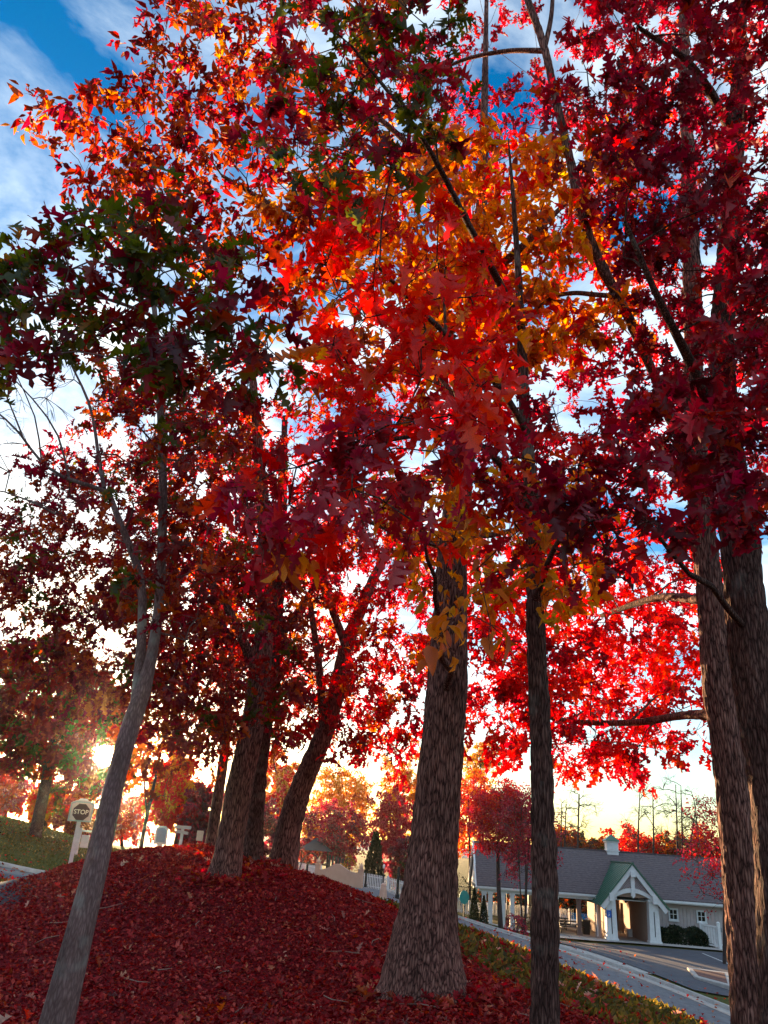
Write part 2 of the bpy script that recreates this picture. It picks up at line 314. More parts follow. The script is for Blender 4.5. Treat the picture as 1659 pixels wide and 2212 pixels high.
class Leaves:
    def __init__(s): s.p = []; s.d = []; s.n = []; s.s = []; s.kind = []; s.pal = []; s.tint = []
    def add(s, p, d, n, size, kind, pal, tint):
        k = len(p); s.p.append(p); s.d.append(d); s.n.append(n); s.s.append(size); s.kind += [kind] * k; s.pal += list(pal); s.tint.append(tint)
    def done(s, sun_gap=True):
        s.p = np.concatenate(s.p); s.d = np.concatenate(s.d); s.n = np.concatenate(s.n); s.s = np.concatenate(s.s); s.tint = np.concatenate(s.tint)
        s.kind = np.array(s.kind); s.pal = np.array(s.pal); s.var = rng.integers(0, len(CF), len(s.p))
        y = s.d / (np.linalg.norm(s.d, axis=1)[:, None] + 1e-9)
        z = s.n - y * (s.n * y).sum(1)[:, None]; z /= np.linalg.norm(z, axis=1)[:, None] + 1e-9
        x = np.cross(y, z); s.M = np.stack([x, y, z], 2)           # columns
        s.keep = np.ones(len(s.p), bool)
        if sun_gap:                                                 # the gap in the leaves the sun stands in
            v = s.p - CAMPOS; v = v / np.linalg.norm(v, axis=1)[:, None]
            an = np.degrees(np.arccos(np.clip(v @ SUN_D, -1, 1))); s.keep &= an > rng.uniform(.72, 1.2, len(an))
        return s
    def mesh(s, name, sel):
        sel = sel & s.keep; pals = sorted(set(s.pal[sel])); pi = {p: i for i, p in enumerate(pals)}
        CO = []; TR = []; MI = []; TI = []; off = 0
        for kind in sorted(set(s.kind[sel])):
            for var in range(len(CF)):
                ix = np.where(sel & (s.kind == kind) & (s.var == var))[0]
                if not len(ix): continue
                tv, tf = TPL[kind][var]
                co = np.einsum('nij,vj->nvi', s.M[ix], tv) * s.s[ix][:, None, None] + s.p[ix][:, None, :]
                k = len(tv); tr = tf[None] + (np.arange(len(ix)) * k)[:, None, None] + off
                CO.append(co.reshape(-1, 3)); TR.append(tr.reshape(-1, 3)); off += k * len(ix)
                MI.append(np.repeat([pi[p] for p in s.pal[ix]], len(tf))); TI.append(np.repeat(s.tint[ix], k))
        return tri_mesh(name, np.concatenate(CO), np.concatenate(TR), [LM[p] for p in pals], np.concatenate(MI), np.concatenate(TI))
    def single(s, i, parent, name='leaf'):
        o = bpy.data.objects.new(name, leaf_obj_mesh(s.kind[i], int(s.var[i]), str(s.pal[i])))
        M = Matrix(((*(s.M[i][0] * s.s[i]), s.p[i][0]), (*(s.M[i][1] * s.s[i]), s.p[i][1]), (*(s.M[i][2] * s.s[i]), s.p[i][2]), (0, 0, 0, 1)))
        pl = parent.location if parent is not None else Vector((0, 0, 0))
        o.matrix_local = Matrix.Translation(-pl) @ M
        return link(o, parent)
def unit(n): 
    v = rng.normal(size=(n, 3)); return v / np.linalg.norm(v, axis=1)[:, None]

# ---------------------------------------------------------------- lie of the land
def _pt(x, y, Y): return tuple(D(x, y, Y))
CTRL = [(0, 0, 0), (-3, 3, .08), (3, 3, -.1), (-7, 4, .1), (6, 4, -.35), (0, -9, 0), (-14, -6, 0), (12, -6, -1.2),
    _pt(915, 2155, 9.0), _pt(490, 1890, 13), _pt(545, 1866, 15), _pt(455, 1832, 18), _pt(620, 1886, 15.5), _pt(300, 1843, 17), _pt(420, 1832, 19), _pt(210, 1858, 17),
    _pt(700, 1916, 16), _pt(850, 1966, 15.5), _pt(990, 2011, 15), _pt(1150, 2066, 14), _pt(1300, 2126, 13), _pt(1560, 2246, 11.5),
    _pt(130, 2212, 8.2), _pt(430, 2212, 8.2), _pt(700, 2212, 8), _pt(1100, 2212, 7.8), (2.6, 6.5, -.02), (3.9, 8.5, -.16),
    _pt(30, 1960, 13), _pt(0, 2090, 9.6), _pt(0, 1915, 18), _pt(110, 1905, 21),
    (-16, 13, .35), (-16, 20, .3), (-22, 8, .3),
    _pt(60, 1890, 30), _pt(110, 1897, 32), _pt(0, 1880, 30), _pt(0, 1764, 50), _pt(146, 1807, 48), _pt(200, 1833, 46), _pt(75, 1806, 43), _pt(20, 1840, 36),
    (-12, 34, -.45), (-5, 28, -.9), (-5, 38, -.75), (0, 24, -1.0), (0, 32, -1.6), (4, 22, -1.9), (4, 30, -2.7), (7, 24, -3.1), (10, 18, -2.9), (9.5, 13, -1.9), (9, 8, -1.4), (13, 12, -3.2),
    _pt(250, 1838, 60), (-12, 55, -.6), (-24, 70, .2), (-45, 60, 1.2), (-60, 30, 1.5), (-40, 15, .8), (-10, 80, -.8), 
    _pt(828, 1942, 55), _pt(800, 1918, 62), _pt(690, 1912, 62), _pt(870, 1945, 60), (0, 80, -2.0),
    _pt(986, 1982, 54), _pt(1200, 2050, 46), _pt(1565, 2190, 34.5), (11, 26, -3.75), (17, 26, -4.0), (15, 12, -4.1), (16, 0, -4.3), (15, -12, -4.4), (24, 10, -4.4),
    (12, 56, -3.35), (18.5, 58, -3.39), (18.5, 50, -3.42), (26, 58, -3.4), (26, 48, -3.45), (22, 40, -3.6), (36, 58, -3.4), (36, 40, -3.7), (30, 24, -4.2), (14, 70, -3.35), (26, 72, -3.4), (9, 64, -3.0), (5, 75, -2.6),
    (0, 130, -5), (60, 130, -6), (-60, 130, -2), (90, 60, -4.5), (90, 0, -5), (-90, 0, 1), (-90, 60, 1.5), (0, -60, -.5), (60, -60, -4), (-60, -60, .5)]
_C = np.array(CTRL, float); _c2 = 4.0
def _phi(a, b): return np.sqrt(((a[:, None, :] - b[None, :, :])**2).sum(-1) + _c2)
_A = _phi(_C[:, :2], _C[:, :2]); _n = len(_C)
_S = np.zeros((_n + 1, _n + 1)); _S[:_n, :_n] = _A - np.eye(_n) * 0.02; _S[:_n, -1] = 1; _S[-1, :_n] = 1
_W = np.linalg.solve(_S, np.r_[_C[:, 2], 0])
def Hs(xy):
    xy = np.atleast_2d(np.asarray(xy, float)); out = np.empty(len(xy))
    for i in range(0, len(xy), 20000):
        q = xy[i:i + 20000]; out[i:i + 20000] = _phi(q, _C[:, :2]) @ _W[:_n] + _W[-1]
    rr = np.hypot(xy[:, 0], xy[:, 1]); b = np.clip((rr - 130) / 120, 0, 1); b = b * b * (3 - 2 * b)
    x, y = xy[:, 0], xy[:, 1]
    near = np.clip(1 - (np.hypot(x, y - 10) - 12) / 8, 0, 1)
    out = out + near * (.035 * np.sin(x * 1.7 + .6 * y) * np.cos(y * 1.3 - .4 * x) + .02 * np.sin(x * 4.1 + 1) * np.cos(y * 3.3))
    return out * (1 - b) + (-6.0) * b
def hz(x, y): return float(Hs([(x, y)])[0])

# roads and paths as draped ribbons; the earth is cut away under them
RIB = []
def ribbon_pts(path, step=.7):
    P = np.array(path, float); Q, _ = resample(np.c_[P, np.zeros(len(P))], np.zeros(len(P)), step); return Q[:, :2]
def ribbon(name, mat, path, w0, w1, h=0.0, nx=5, cut=True, depth=.25, label=None, crown=0.0):
    """strip between lateral offsets w0..w1 of path, draped at height h over the land"""
    Q = ribbon_pts(path); T = np.gradient(Q, axis=0); T /= np.linalg.norm(T, axis=1)[:, None]; Nn = np.c_[T[:, 1], -T[:, 0]]
    off = np.linspace(w0, w1, nx); G = Q[:, None, :] + Nn[:, None, :] * off[None, :, None]
    z = Hs(G.reshape(-1, 2)).reshape(len(Q), nx) + h
    top = np.dstack([G, z]); m = len(Q)
    co = np.concatenate([top.reshape(-1, 3), (top[:, [0, -1]] - [0, 0, depth]).reshape(-1, 3)])
    i, k = np.meshgrid(np.arange(m - 1), np.arange(nx - 1), indexing='ij')
    q = [np.stack([i * nx + k, i * nx + k + 1, (i + 1) * nx + k + 1, (i + 1) * nx + k], -1).reshape(-1, 4)]
    b = m * nx; ii = np.arange(m - 1)
    q.append(np.stack([ii * nx, (ii + 1) * nx, b + 2 * (ii + 1), b + 2 * ii], -1)); q.append(np.stack([ii * nx + nx - 1, b + 2 * ii + 1, b + 2 * (ii + 1) + 1, (ii + 1) * nx + nx - 1], -1))
    o = bpy.data.objects.new(name, tri_mesh(name, co, np.concatenate(q), [mat], smooth=False)); link(o, kind='structure')
    if label: o['label'] = label
    if cut: RIB.append((Q, min(w0, w1), max(w0, w1), Nn))
    return o
ASPH = surf('asphalt', (.16, .155, .175), (.09, .085, .10), scale=3, rough=.92, bump=.25, bscale=120)
ASPH2 = surf('dark_asphalt', (.075, .075, .095), (.05, .05, .065), scale=2, rough=.9, bump=.2, bscale=120)
CONC = surf('concrete', (.42, .39, .37), (.28, .26, .25), scale=4, rough=.9, bump=.15, bscale=60)
PAINT = surf('white_road_paint', (.6, .6, .6), (.4, .4, .4), scale=12, rough=.7)
pfar = [D(986, 1982, 54), D(1200, 2050, 46), D(1565, 2190, 34.5)]
MAIN = [(-14, 80), (-7, 73), (-1.5, 64)] + [(p[0] - 2.7, p[1] - 1.4) for p in pfar] + [(13.3, 24), (13.6, 8), (13.5, -14)]
ribbon('road', ASPH, MAIN, -3.0, 2.2, .0)
ribbon('gutter', CONC, MAIN, -3.75, -3.0, .012, nx=3)
ribbon('gutter', CONC, MAIN, 2.2, 2.8, .012, nx=3)
ribbon('kerb', CONC, MAIN[:6], -3.95, -3.75, .13, nx=2)
LEFT = [(-70, 22), (-40, 26), (-20, 28.4), (-11, 31.5), (-5, 39), (-2.2, 50), (-2.8, 62)]
ribbon('side_street', ASPH, LEFT, -2.4, 2.4, -.006)
ribbon('kerb', CONC, LEFT, -2.75, -2.4, .12, nx=3)
PATH = [(-6.4, -4), (-6.5, 4), (-6.8, 12), (-8.3, 20), (-10.5, 27)]
ribbon('pavement', ASPH2, PATH, -3.2, 1.75, .0)

# ground sheet, finer near the camera
def axis(lo, hi, a, n):
    t = np.linspace(-1, 1, n); s = np.sinh(t * a) / math.sinh(a); return np.where(s < 0, -s * lo, s * hi)
gx = np.unique(np.r_[axis(-700, 700, 5.9, 330)]); gy = 12 + axis(-500, 1100, 6.3, 330)
GX, GY = np.meshgrid(gx, gy); gxy = np.c_[GX.ravel(), GY.ravel()]
gz = Hs(gxy)
for Q, w0, w1, Nn in RIB:
    lo, hi = Q.min(0) - 6, Q.max(0) + 6; ix = np.where((gxy >= lo).all(1) & (gxy <= hi).all(1))[0]
    if len(ix):
        d = ((gxy[ix][:, None] - Q[None])**2).sum(-1); j = d.argmin(1); lat = ((gxy[ix] - Q[j]) * Nn[j]).sum(1)
        ins = (np.sqrt(d.min(1)) < 6) & (lat > w0 - .02) & (lat < w1 + .02); gz[ix[ins]] -= .2
nx_, ny_ = len(gx), len(gy); i, k = np.meshgrid(np.arange(ny_ - 1), np.arange(nx_ - 1), indexing='ij')
gq = np.stack([i * nx_ + k, i * nx_ + k + 1, (i + 1) * nx_ + k + 1, (i + 1) * nx_ + k], -1).reshape(-1, 4)
BND = np.array([(-3, 30), (-1.4, 20), (-.3, 16.5), (1.05, 12), (2.7, 8.3), (4.2, 5), (5.5, 0), (6, -10)])
def lawn_w(xy):
    """0 = leaf litter under the oaks, 1 = lawn"""
    bx = np.interp(xy[:, 1], BND[::-1, 1], BND[::-1, 0]); r = np.clip((xy[:, 0] - bx) / .9 + .5, 0, 1)
    lft = np.clip((-4.4 - xy[:, 0] - np.clip(xy[:, 1] - 8, 0, 30) * .18) / .8, 0, 1)
    far = np.clip((xy[:, 1] - 24) / 4, 0, 1)
    return np.maximum(np.maximum(r, lft), far)
m, nt = new_mat('ground_cover'); L = nt.links.new
t = N(nt, 'ShaderNodeTexCoord'); a = N(nt, 'ShaderNodeAttribute', attribute_name='tint')
n1 = N(nt, 'ShaderNodeTexNoise', Scale=9.0, Detail=9.0, Roughness=.75); L(t.outputs['Object'], n1.inputs['Vector'])
n2 = N(nt, 'ShaderNodeTexNoise', Scale=45.0, Detail=4.0); L(t.outputs['Object'], n2.inputs['Vector'])
rl = ramp(nt, [(.3, (.07, .005, .009)), (.55, (.19, .010, .016)), (.75, (.32, .022, .028))]); L(n2.outputs['Fac'], rl.inputs[0])
rg = ramp(nt, [(.3, (.035, .035, .012)), (.5, (.06, .07, .015)), (.7, (.14, .09, .03))]); L(n1.outputs['Fac'], rg.inputs[0])
ad = N(nt, 'ShaderNodeMath', operation='ADD'); L(a.outputs['Fac'], ad.inputs[0]); sb = N(nt, 'ShaderNodeMath', operation='MULTIPLY_ADD'); L(n1.outputs['Fac'], sb.inputs[0]); sb.inputs[1].default_value = .8; sb.inputs[2].default_value = -.4; L(sb.outputs[0], ad.inputs[1])
st = ramp(nt, [(.4, (0, 0, 0)), (.6, (1, 1, 1))]); L(ad.outputs[0], st.inputs[0])
mx = N(nt, 'ShaderNodeMix', data_type='RGBA'); L(st.outputs[0], mx.inputs['Factor']); L(rl.outputs[0], mx.inputs['A']); L(rg.outputs[0], mx.inputs['B'])
b = N(nt, 'ShaderNodeBsdfPrincipled', Roughness=.95); b.inputs['Specular IOR Level'].default_value = .1; L(mx.outputs['Result'], b.inputs['Base Color'])
bp = N(nt, 'ShaderNodeBump', Strength=.8, Distance=.03); L(n2.outputs['Fac'], bp.inputs['Height']); L(bp.outputs[0], b.inputs['Normal'])
o = N(nt, 'ShaderNodeOutputMaterial'); L(b.outputs[0], o.inputs['Surface'])
GROUND = m
ground = bpy.data.objects.new('ground', tri_mesh('ground', np.c_[gxy, gz], gq, [GROUND], tint=lawn_w(gxy), smooth=True)); link(ground, kind='structure')

# hills far off
HILL = surf('hazy_hill', (.20, .24, .25), (.16, .19, .20), scale=.01, rough=1)
hx = np.linspace(-690, 690, 160); hy = np.linspace(0, 1, 10)
hp = 11 + 11 * np.exp(-((hx - 268) / 45)**2) + 2 * np.sin(hx / 90.) + 1 * np.sin(hx / 25.) 
hco = np.array([(x, 960 - 160 * (1 - s), -8 + p_ * math.sin(s * math.pi / 2)) for j, s in enumerate(hy) for x, p_ in zip(hx, hp)])
i, k = np.meshgrid(np.arange(9), np.arange(159), indexing='ij')
hq = np.stack([i * 160 + k, i * 160 + k + 1, (i + 1) * 160 + k + 1, (i + 1) * 160 + k], -1).reshape(-1, 4)
link(bpy.data.objects.new('hills', tri_mesh('hills', hco, hq, [HILL], smooth=True)), kind='structure')

# ---------------------------------------------------------------- trees
class Tree:
    def __init__(s, name, label, trunks, bark, fine=0, foot=True, group='oaks on the leaf covered bank', cat='tree', step=.22, rsides=10):
        s.flare = .35 if fine >= 90 else 1.0; s.bark = bark; s.nodes = []; s.chains = []; s.step = step; s.lv = Leaves(); s.has = False
        s.tw = []; s.forced = []
        for ti, tr in enumerate(trunks):
            if len(tr[0]) == 4: P = [D(x, y, Y) for x, y, Y, w in tr]; Rr = [wid(q, w) / 2 for q, (x, y, Y, w) in zip(P, tr)]
            else: P = [np.array(q[:3]) for q in tr]; Rr = [q[4] for q in tr]
            if ti == 0 and foot:
                p0, p1 = P[0], P[1]; d = p1 - p0
                g = hz(p0[0], p0[1]) - .12
                if p0[2] > g + .05:
                    k = (p0[2] - g) / max(d[2], .2); k = min(k, 3.0 * 3); q = p0 - d * k; q[2] = hz(q[0], q[1]) - .12; P = [q] + P; Rr = [Rr[0] * 1.25] + Rr
                else: P[0] = np.array([p0[0], p0[1], g])
            Q, R2 = resample(P, Rr, step); s.forced.append((Q, R2))
            s.nodes += [(q, r) for q, r in zip(Q, R2)]
        s.base = s.forced[0][0][0].copy(); s.base[2] += .12
        s.root = empty(name, s.base, label=label, cat=cat, group=group)
        s.fine = fine; s.rsides = rsides
    def clumps(s, C, r, n_leaf, kind, pals, size, twigs=5, flat=.75, droop=.35, minr=.005, tw_r=.004, leafless=False):
        """grow a branch to every clump centre, then twigs and leaves round it"""
        if not len(C): return
        NP = np.array([q for q, _ in s.nodes]); NR = np.array([q for _, q in s.nodes])
        order = np.argsort([np.min(np.linalg.norm(NP - c, axis=1)) for c in C])
        names = list(pals); wts = np.array([pals[k] for k in names], float); wts /= wts.sum()
        for ci in order:
            c = C[ci]; rc = r[ci] if np.ndim(r) else r
            dv = c - NP; dist = np.linalg.norm(dv, axis=1); cost = dist + .9 * np.clip(NP[:, 2] - c[2] + .15 * dist, 0, None)
            j = int(cost.argmin()); a = NP[j]; L_ = dist[j]
            m = max(3, int(L_ / .3)); tt = np.linspace(0, 1, m)[:, None]
            mid = (a + c) / 2 + np.array([0, 0, .16 * L_]) + rng.normal(size=3) * .07 * L_
            P = (1 - tt)**2 * a + 2 * tt * (1 - tt) * mid + tt**2 * c
            P[1:-1] += rng.normal(size=(m - 2, 3)) * .02 * min(L_, 1.5)
            r0 = min(NR[j] * .62, .007 + .011 * L_ + .3 * minr); Rr = np.linspace(max(r0, minr), minr, m)
            s.chains.append((P, Rr)); NP = np.concatenate([NP, P[1:]]); NR = np.concatenate([NR, Rr[1:]])
            out = (c - a) / (L_ + 1e-6)
            for k in range(twigs):
                d = unit(1)[0] + out * .5; d[2] = d[2] * flat + .1; d /= np.linalg.norm(d)
                l = rc * rng.uniform(.55, 1.15); e = c + d * l + np.array([0, 0, -droop * .3 * l]); md = (c + e) / 2 + rng.normal(size=3) * .08 * l + np.array([0, 0, .1 * l])
                tq = np.array([c, md, e]); s.tw.append((tq, tw_r))
                if leafless: 
                    for _ in range(3):
                        q0 = c + (e - c) * rng.uniform(.3, .95); d2 = d + unit(1)[0] * .8; s.tw.append((np.array([q0, q0 + d2 * l * .22 + rng.normal(size=3) * .02, q0 + d2 * l * .45]), tw_r * .6))
                    continue
                nl = max(2, int(n_leaf / twigs)); u = np.sqrt(rng.uniform(.05, 1, nl))
                p = np.where(u[:, None] < .5, c + (md - c) * (u[:, None] * 2), md + (e - md) * (u[:, None] * 2 - 1)) + unit(nl) * rc * .16
                ld = d * .55 + unit(nl) * .8 + np.array([0, 0, -droop]); nn = np.array([0, 0, .55]) + unit(nl) * .75
                sz = size * rng.uniform(.45, 1.25, nl); pc = names[rng.choice(len(names), p=wts)]
                pl = np.where(rng.random(nl) < .75, pc, rng.choice(names, nl, p=wts))
                s.lv.add(p, ld, nn, sz, kind, pl, np.clip(rng.normal(.5, .27, nl), 0, 1)); s.has = True
    def region(s, poly, Y, n, r, n_leaf, kind, pals, size, **kw):
        """clumps spread through the part of the crown seen inside poly, between two distances"""
        P = np.array(poly, float); lo, hi = P.min(0), P.max(0); pts = []; tries = 0
        cand = []
        while len(cand) < n * 5 and tries < 60000:
            tries += 1; q = lo + rng.random(2) * (hi - lo); x, y = P[:, 0], P[:, 1]; x2, y2 = np.roll(x, -1), np.roll(y, -1)
            with np.errstate(divide='ignore', invalid='ignore'):
                ins = (((y > q[1]) != (y2 > q[1])) & (q[0] < (x2 - x) * (q[1] - y) / (y2 - y) + x)).sum() % 2
            if ins: cand.append(q)
        cand = np.array(cand); sel = [0]; d = np.linalg.norm(cand - cand[0], axis=1)
        for _ in range(n - 1):
            w = d * rng.uniform(.6, 1.0, len(d)); j = int(w.argmax()); sel.append(j); d = np.minimum(d, np.linalg.norm(cand - cand[j], axis=1))
        C = np.array([D(q[0], q[1], rng.uniform(*Y)) for q in cand[sel]])
        s.clumps(C, rng.uniform(r[0], r[1], len(C)), n_leaf, kind, pals, size, **kw)
    def finish(s, big=0, crown=True, tsides=4, gap=True):
        off = np.array(s.base); CO = []; QD = []; b = 0
        for fi, (Q, R2) in enumerate(s.forced):
            if s.fine:
                n = s.fine if fi == 0 or R2.max() > .1 else 16; Q3, R3 = resample(Q, R2, .035 if fi == 0 else .06)
                ang = np.arange(n) * 2 * math.pi / n; dsp = np.ones((len(Q3), n))
                arc = np.r_[0, np.cumsum(np.linalg.norm(np.diff(Q3, axis=0), axis=1))]
                for ii in range(len(Q3)):
                    if R3[ii] < .05: continue
                    kx = max(R3[ii], .1)
                    fl = max(0, 1 - arc[ii] / .7) if fi == 0 else 0
                    for jj in range(n):
                        ax, ay = math.cos(ang[jj]), math.sin(ang[jj])
                        v1 = mnoise.voronoi(Vector((ax * kx * 24, ay * kx * 24, arc[ii] * 4.5)))[0]
                        h = min(v1[1] - v1[0], .5) * 2
                        dsp[ii, jj] = 1 + (.35 if fi == 0 else 0) * math.exp(-max(0, arc[ii] - .12) / .28) * (.55 + .6 * max(0, mnoise.noise(Vector((ax * 1.6 + s.base[0], ay * 1.6, 1.7)))) ) * s.flare + (h - .5) * .034 / kx * .55 + .05 * mnoise.noise(Vector((ax * 1.2, ay * 1.2, arc[ii] * .8))) + fl * .16 * mnoise.noise(Vector((ax * 2.2 + 7, ay * 2.2, 3)))
                co, q = tube_geo(Q3, R3, n, dsp)
            else: co, q = tube_geo(Q, R2, s.rsides)
            CO.append(co - off); QD.append(q + b); b += len(co)
        for P, Rr in s.chains:
            co, q = tube_geo(P, Rr, 6 if Rr[0] > .02 else 5); CO.append(co - off); QD.append(q + b); b += len(co)
        for P, r_ in s.tw:
            co, q = tube_geo(P, np.array([r_, r_ * .75, r_ * .3]), tsides if tsides > 2 else 3); CO.append(co - off); QD.append(q + b); b += len(co)
        o = bpy.data.objects.new('trunk', tri_mesh('trunk', np.concatenate(CO), np.concatenate(QD), [s.bark], smooth=True)); link(o, s.root)
        if s.has:
            lv = s.lv.done(gap); sel = np.ones(len(lv.p), bool)
            if big:
                v = lv.p - CAMPOS; dd = v @ _F; px = 384 + FPX * (v @ _R) / dd; py = 512 - FPX * (v @ _U) / dd
                app = np.where((dd > .3) & (px > -10) & (px < 778) & (py > -10) & (py < 1030) & lv.keep, lv.s / np.maximum(dd, .3), 0)
                top = np.argsort(-app)[:big]; top = top[app[top] > 0]; sel[top] = False
                for i_ in top: lv.single(i_, s.root)
            lv.p = lv.p - off
            c = bpy.data.objects.new('crown', lv.mesh('crown', sel)); link(c, s.root, kind='stuff')
        return s.root

# T1 slender leaning tree at the left
t = Tree('oak_tree', 'slender smooth grey trunk leaning right at the left, low sun beside it', [
    [(122, 2212, 5.6, 74), (168, 2030, 5.6, 60), (213, 1846, 5.65, 50), (249, 1686, 5.7, 41), (285, 1560, 5.75, 40), (310, 1490, 5.8, 33), (325, 1430, 5.8, 25), (341, 1330, 5.85, 21), (350, 1180, 5.9, 20), (352, 1030, 5.95, 18), (346, 880, 6, 15), (338, 720, 6, 12), (322, 560, 6, 9)],
    [(292, 1540, 5.78, 26), (305, 1390, 5.9, 20), (300, 1230, 6.0, 17), (280, 1180, 6.05, 15), (250, 1105, 6.1, 13), (225, 1055, 6.2, 11), (175, 1045, 6.2, 8), (125, 1025, 6.2, 7), (90, 1000, 6.2, 6), (50, 945, 6.25, 5), (0, 895, 6.3, 4), (-60, 850, 6.3, 2)],
    [(225, 1055, 6.2, 9), (215, 1000, 6.3, 8), (195, 880, 6.4, 6), (150, 780, 6.5, 4), (110, 700, 6.5, 2)],
    [(120, 1110, 6.0, 5), (60, 1080, 6.0, 4), (0, 1060, 6.0, 3), (-50, 1052, 6, 2)],
    [(50, 945, 6.25, 4), (20, 870, 6.2, 3), (-10, 800, 6.2, 2)], [(90, 1000, 6.2, 4), (75, 900, 6.2, 3), (30, 800, 6.1, 2)], [(150, 1035, 6.2, 5), (120, 930, 6.2, 4), (60, 850, 6.15, 3), (0, 790, 6.1, 2)],
    [(338, 720, 6, 9), (330, 690, 5.2, 9), (300, 670, 4.6, 8), (200, 640, 4.2, 6), (90, 640, 4.0, 4)], [(330, 690, 5.2, 8), (430, 660, 4.6, 6), (520, 700, 4.3, 4)]], BARK_GREY, rsides=20)
t.region([(-140, 600), (30, 540), (110, 540), (230, 460), (430, 540), (540, 640), (610, 760), (540, 850), (330, 800), (200, 760), (90, 780), (-140, 760)], (3.6, 4.8), 40, (.22, .36), 32, 'oak', {'green': 3, 'wine': 1.6, 'maroon': 1.4}, .135)
t.region([(230, 780), (450, 800), (470, 1100), (430, 1400), (300, 1350), (240, 1000)], (5.3, 7), 36, (.28, .45), 44, 'oak', {'maroon': 3, 'rust': 2, 'wine': 1, 'green': .6}, .105)
t.region([(90, 1020), (200, 960), (260, 1050), (160, 1100)], (6, 6.6), 5, (.15, .25), 10, 'oak', {'wine': 1, 'maroon': 1}, .11)
t.clumps(np.array([D(*q) for q in [(30, 830, 6.2), (-20, 900, 6.2), (60, 960, 6.2), (20, 1020, 6.1), (100, 860, 6.3), (90, 1090, 6.0), (160, 820, 6.4), (-40, 1000, 6.2)]]), .35, 0, 'oak', {'wine': 1}, .1, leafless=True, twigs=5)
t.finish(big=300)

# T2-T5 the group on the crest
t = Tree('oak_tree', 'stout furrowed trunk on the mound crest, front one of the close pair', [
    [(484, 1893, 13, 64), (492, 1850, 13, 60), (500, 1800, 13, 58), (517, 1700, 13, 56), (540, 1600, 13, 52), (558, 1480, 13, 47), (572, 1350, 13, 40), (575, 1200, 13, 32), (560, 1000, 13, 24), (545, 800, 13, 15)],
    [(560, 1470, 13, 26), (500, 1330, 12.6, 18), (420, 1200, 12.3, 12)], [(574, 1320, 13, 22), (640, 1180, 13.2, 15), (690, 1000, 13.4, 10)]], BARK, fine=40)
t.region([(20, 1190), (110, 1090), (250, 830), (450, 850), (580, 1000), (640, 1250), (620, 1560), (430, 1600), (300, 1590), (240, 1500), (20, 1420)], (10.5, 14), 105, (.55, .85), 118, 'mid', {'maroon': 5, 'rust': 2, 'wine': 2, 'green': 1}, .135)
t.finish()
t = Tree('oak_tree', 'dark trunk standing just behind the stout front trunk of the close pair', [
    [(545, 1868, 15, 42), (550, 1760, 15, 40), (560, 1650, 15, 38), (580, 1500, 15, 34), (600, 1300, 15.2, 27), (610, 1100, 15.3, 20), (615, 900, 15.5, 12)], [(590, 1400, 15.1, 18), (700, 1230, 15.6, 12), (780, 1050, 16, 8)]], BARK_DARK, fine=28)
t.region([(430, 800), (960, 780), (960, 1180), (640, 1250), (430, 1150)], (13, 17), 60, (.6, .95), 110, 'mid', {'crimson': 3, 'maroon': 2, 'red': 2, 'rust': 1.2}, .14)
t.finish()
t = Tree('oak_tree', 'thin straight trunk left of the close pair, farther back on the mound', [
    [(456, 1838, 18, 30), (465, 1760, 18, 24), (483, 1640, 18, 21), (495, 1500, 18, 18), (505, 1350, 18, 14), (510, 1200, 18, 10)]], BARK, rsides=16)
t.region([(330, 1380), (620, 1400), (640, 1560), (560, 1640), (470, 1650), (340, 1570)], (16, 20), 42, (.6, .9), 90, 'mid', {'rust': 3, 'maroon': 2, 'red': 1.5}, .15)
t.finish()
t = Tree('oak_tree', 'stout trunk leaning strongly right on the bank crest, farthest right of the mound trees', [
    [(606, 1893, 15.5, 66), (614, 1850, 15.5, 58), (625, 1782, 15.5, 54), (657, 1686, 15.5, 46), (686, 1620, 15.5, 42), (720, 1520, 15.5, 37), (748, 1400, 15.6, 32), (790, 1290, 15.8, 24), (850, 1160, 16, 15)],
    [(700, 1580, 15.5, 22), (690, 1450, 15.2, 17), (670, 1300, 15, 12)], [(748, 1400, 15.6, 20), (700, 1260, 15.6, 14), (680, 1100, 15.6, 8)]], BARK, fine=36)
t.region([(430, 1170), (920, 1150), (930, 1480), (900, 1630), (780, 1650), (640, 1580), (560, 1440), (430, 1400)], (13.5, 18), 92, (.55, .85), 104, 'mid', {'crimson': 3, 'maroon': 1.6, 'red': 3, 'orange': 1.2}, .14)
t.finish()

# T6 the big central oak with orange leaves
t = Tree('oak_tree', 'largest trunk in the centre foreground with flared base and deeply furrowed bark', [
    [(915, 2162, 9, 196), (914, 2110, 9, 178), (917, 2038, 9, 150), (923, 1966, 9, 126), (934, 1858, 9, 108), (942, 1773, 9, 100), (958, 1581, 9, 90), (967, 1453, 9, 84), (971, 1357, 9, 75), (974, 1261, 9, 68), (980, 1155, 9, 61), (995, 1030, 9, 54), (1010, 850, 9, 45), (1028, 650, 9, 36), (1040, 450, 9, 26), (1046, 250, 9, 16), (1050, 50, 9, 10), (1054, -170, 9, 4)],
    [(978, 1190, 9, 26), (920, 1165, 8.6, 20), (860, 1150, 8.3, 13), (780, 1120, 8, 8)], [(982, 1150, 9, 22), (1060, 1155, 8.7, 14), (1130, 1140, 8.4, 9)],
    [(1005, 900, 9, 30), (900, 760, 8.8, 22), (780, 620, 8.6, 17), (640, 480, 8.4, 13), (480, 380, 8.2, 8)], [(1030, 620, 9, 24), (1120, 540, 8.6, 16), (1230, 430, 8.3, 9)], [(1036, 500, 9, 20), (900, 330, 9, 14), (700, 160, 9, 8)]], BARK, fine=90)
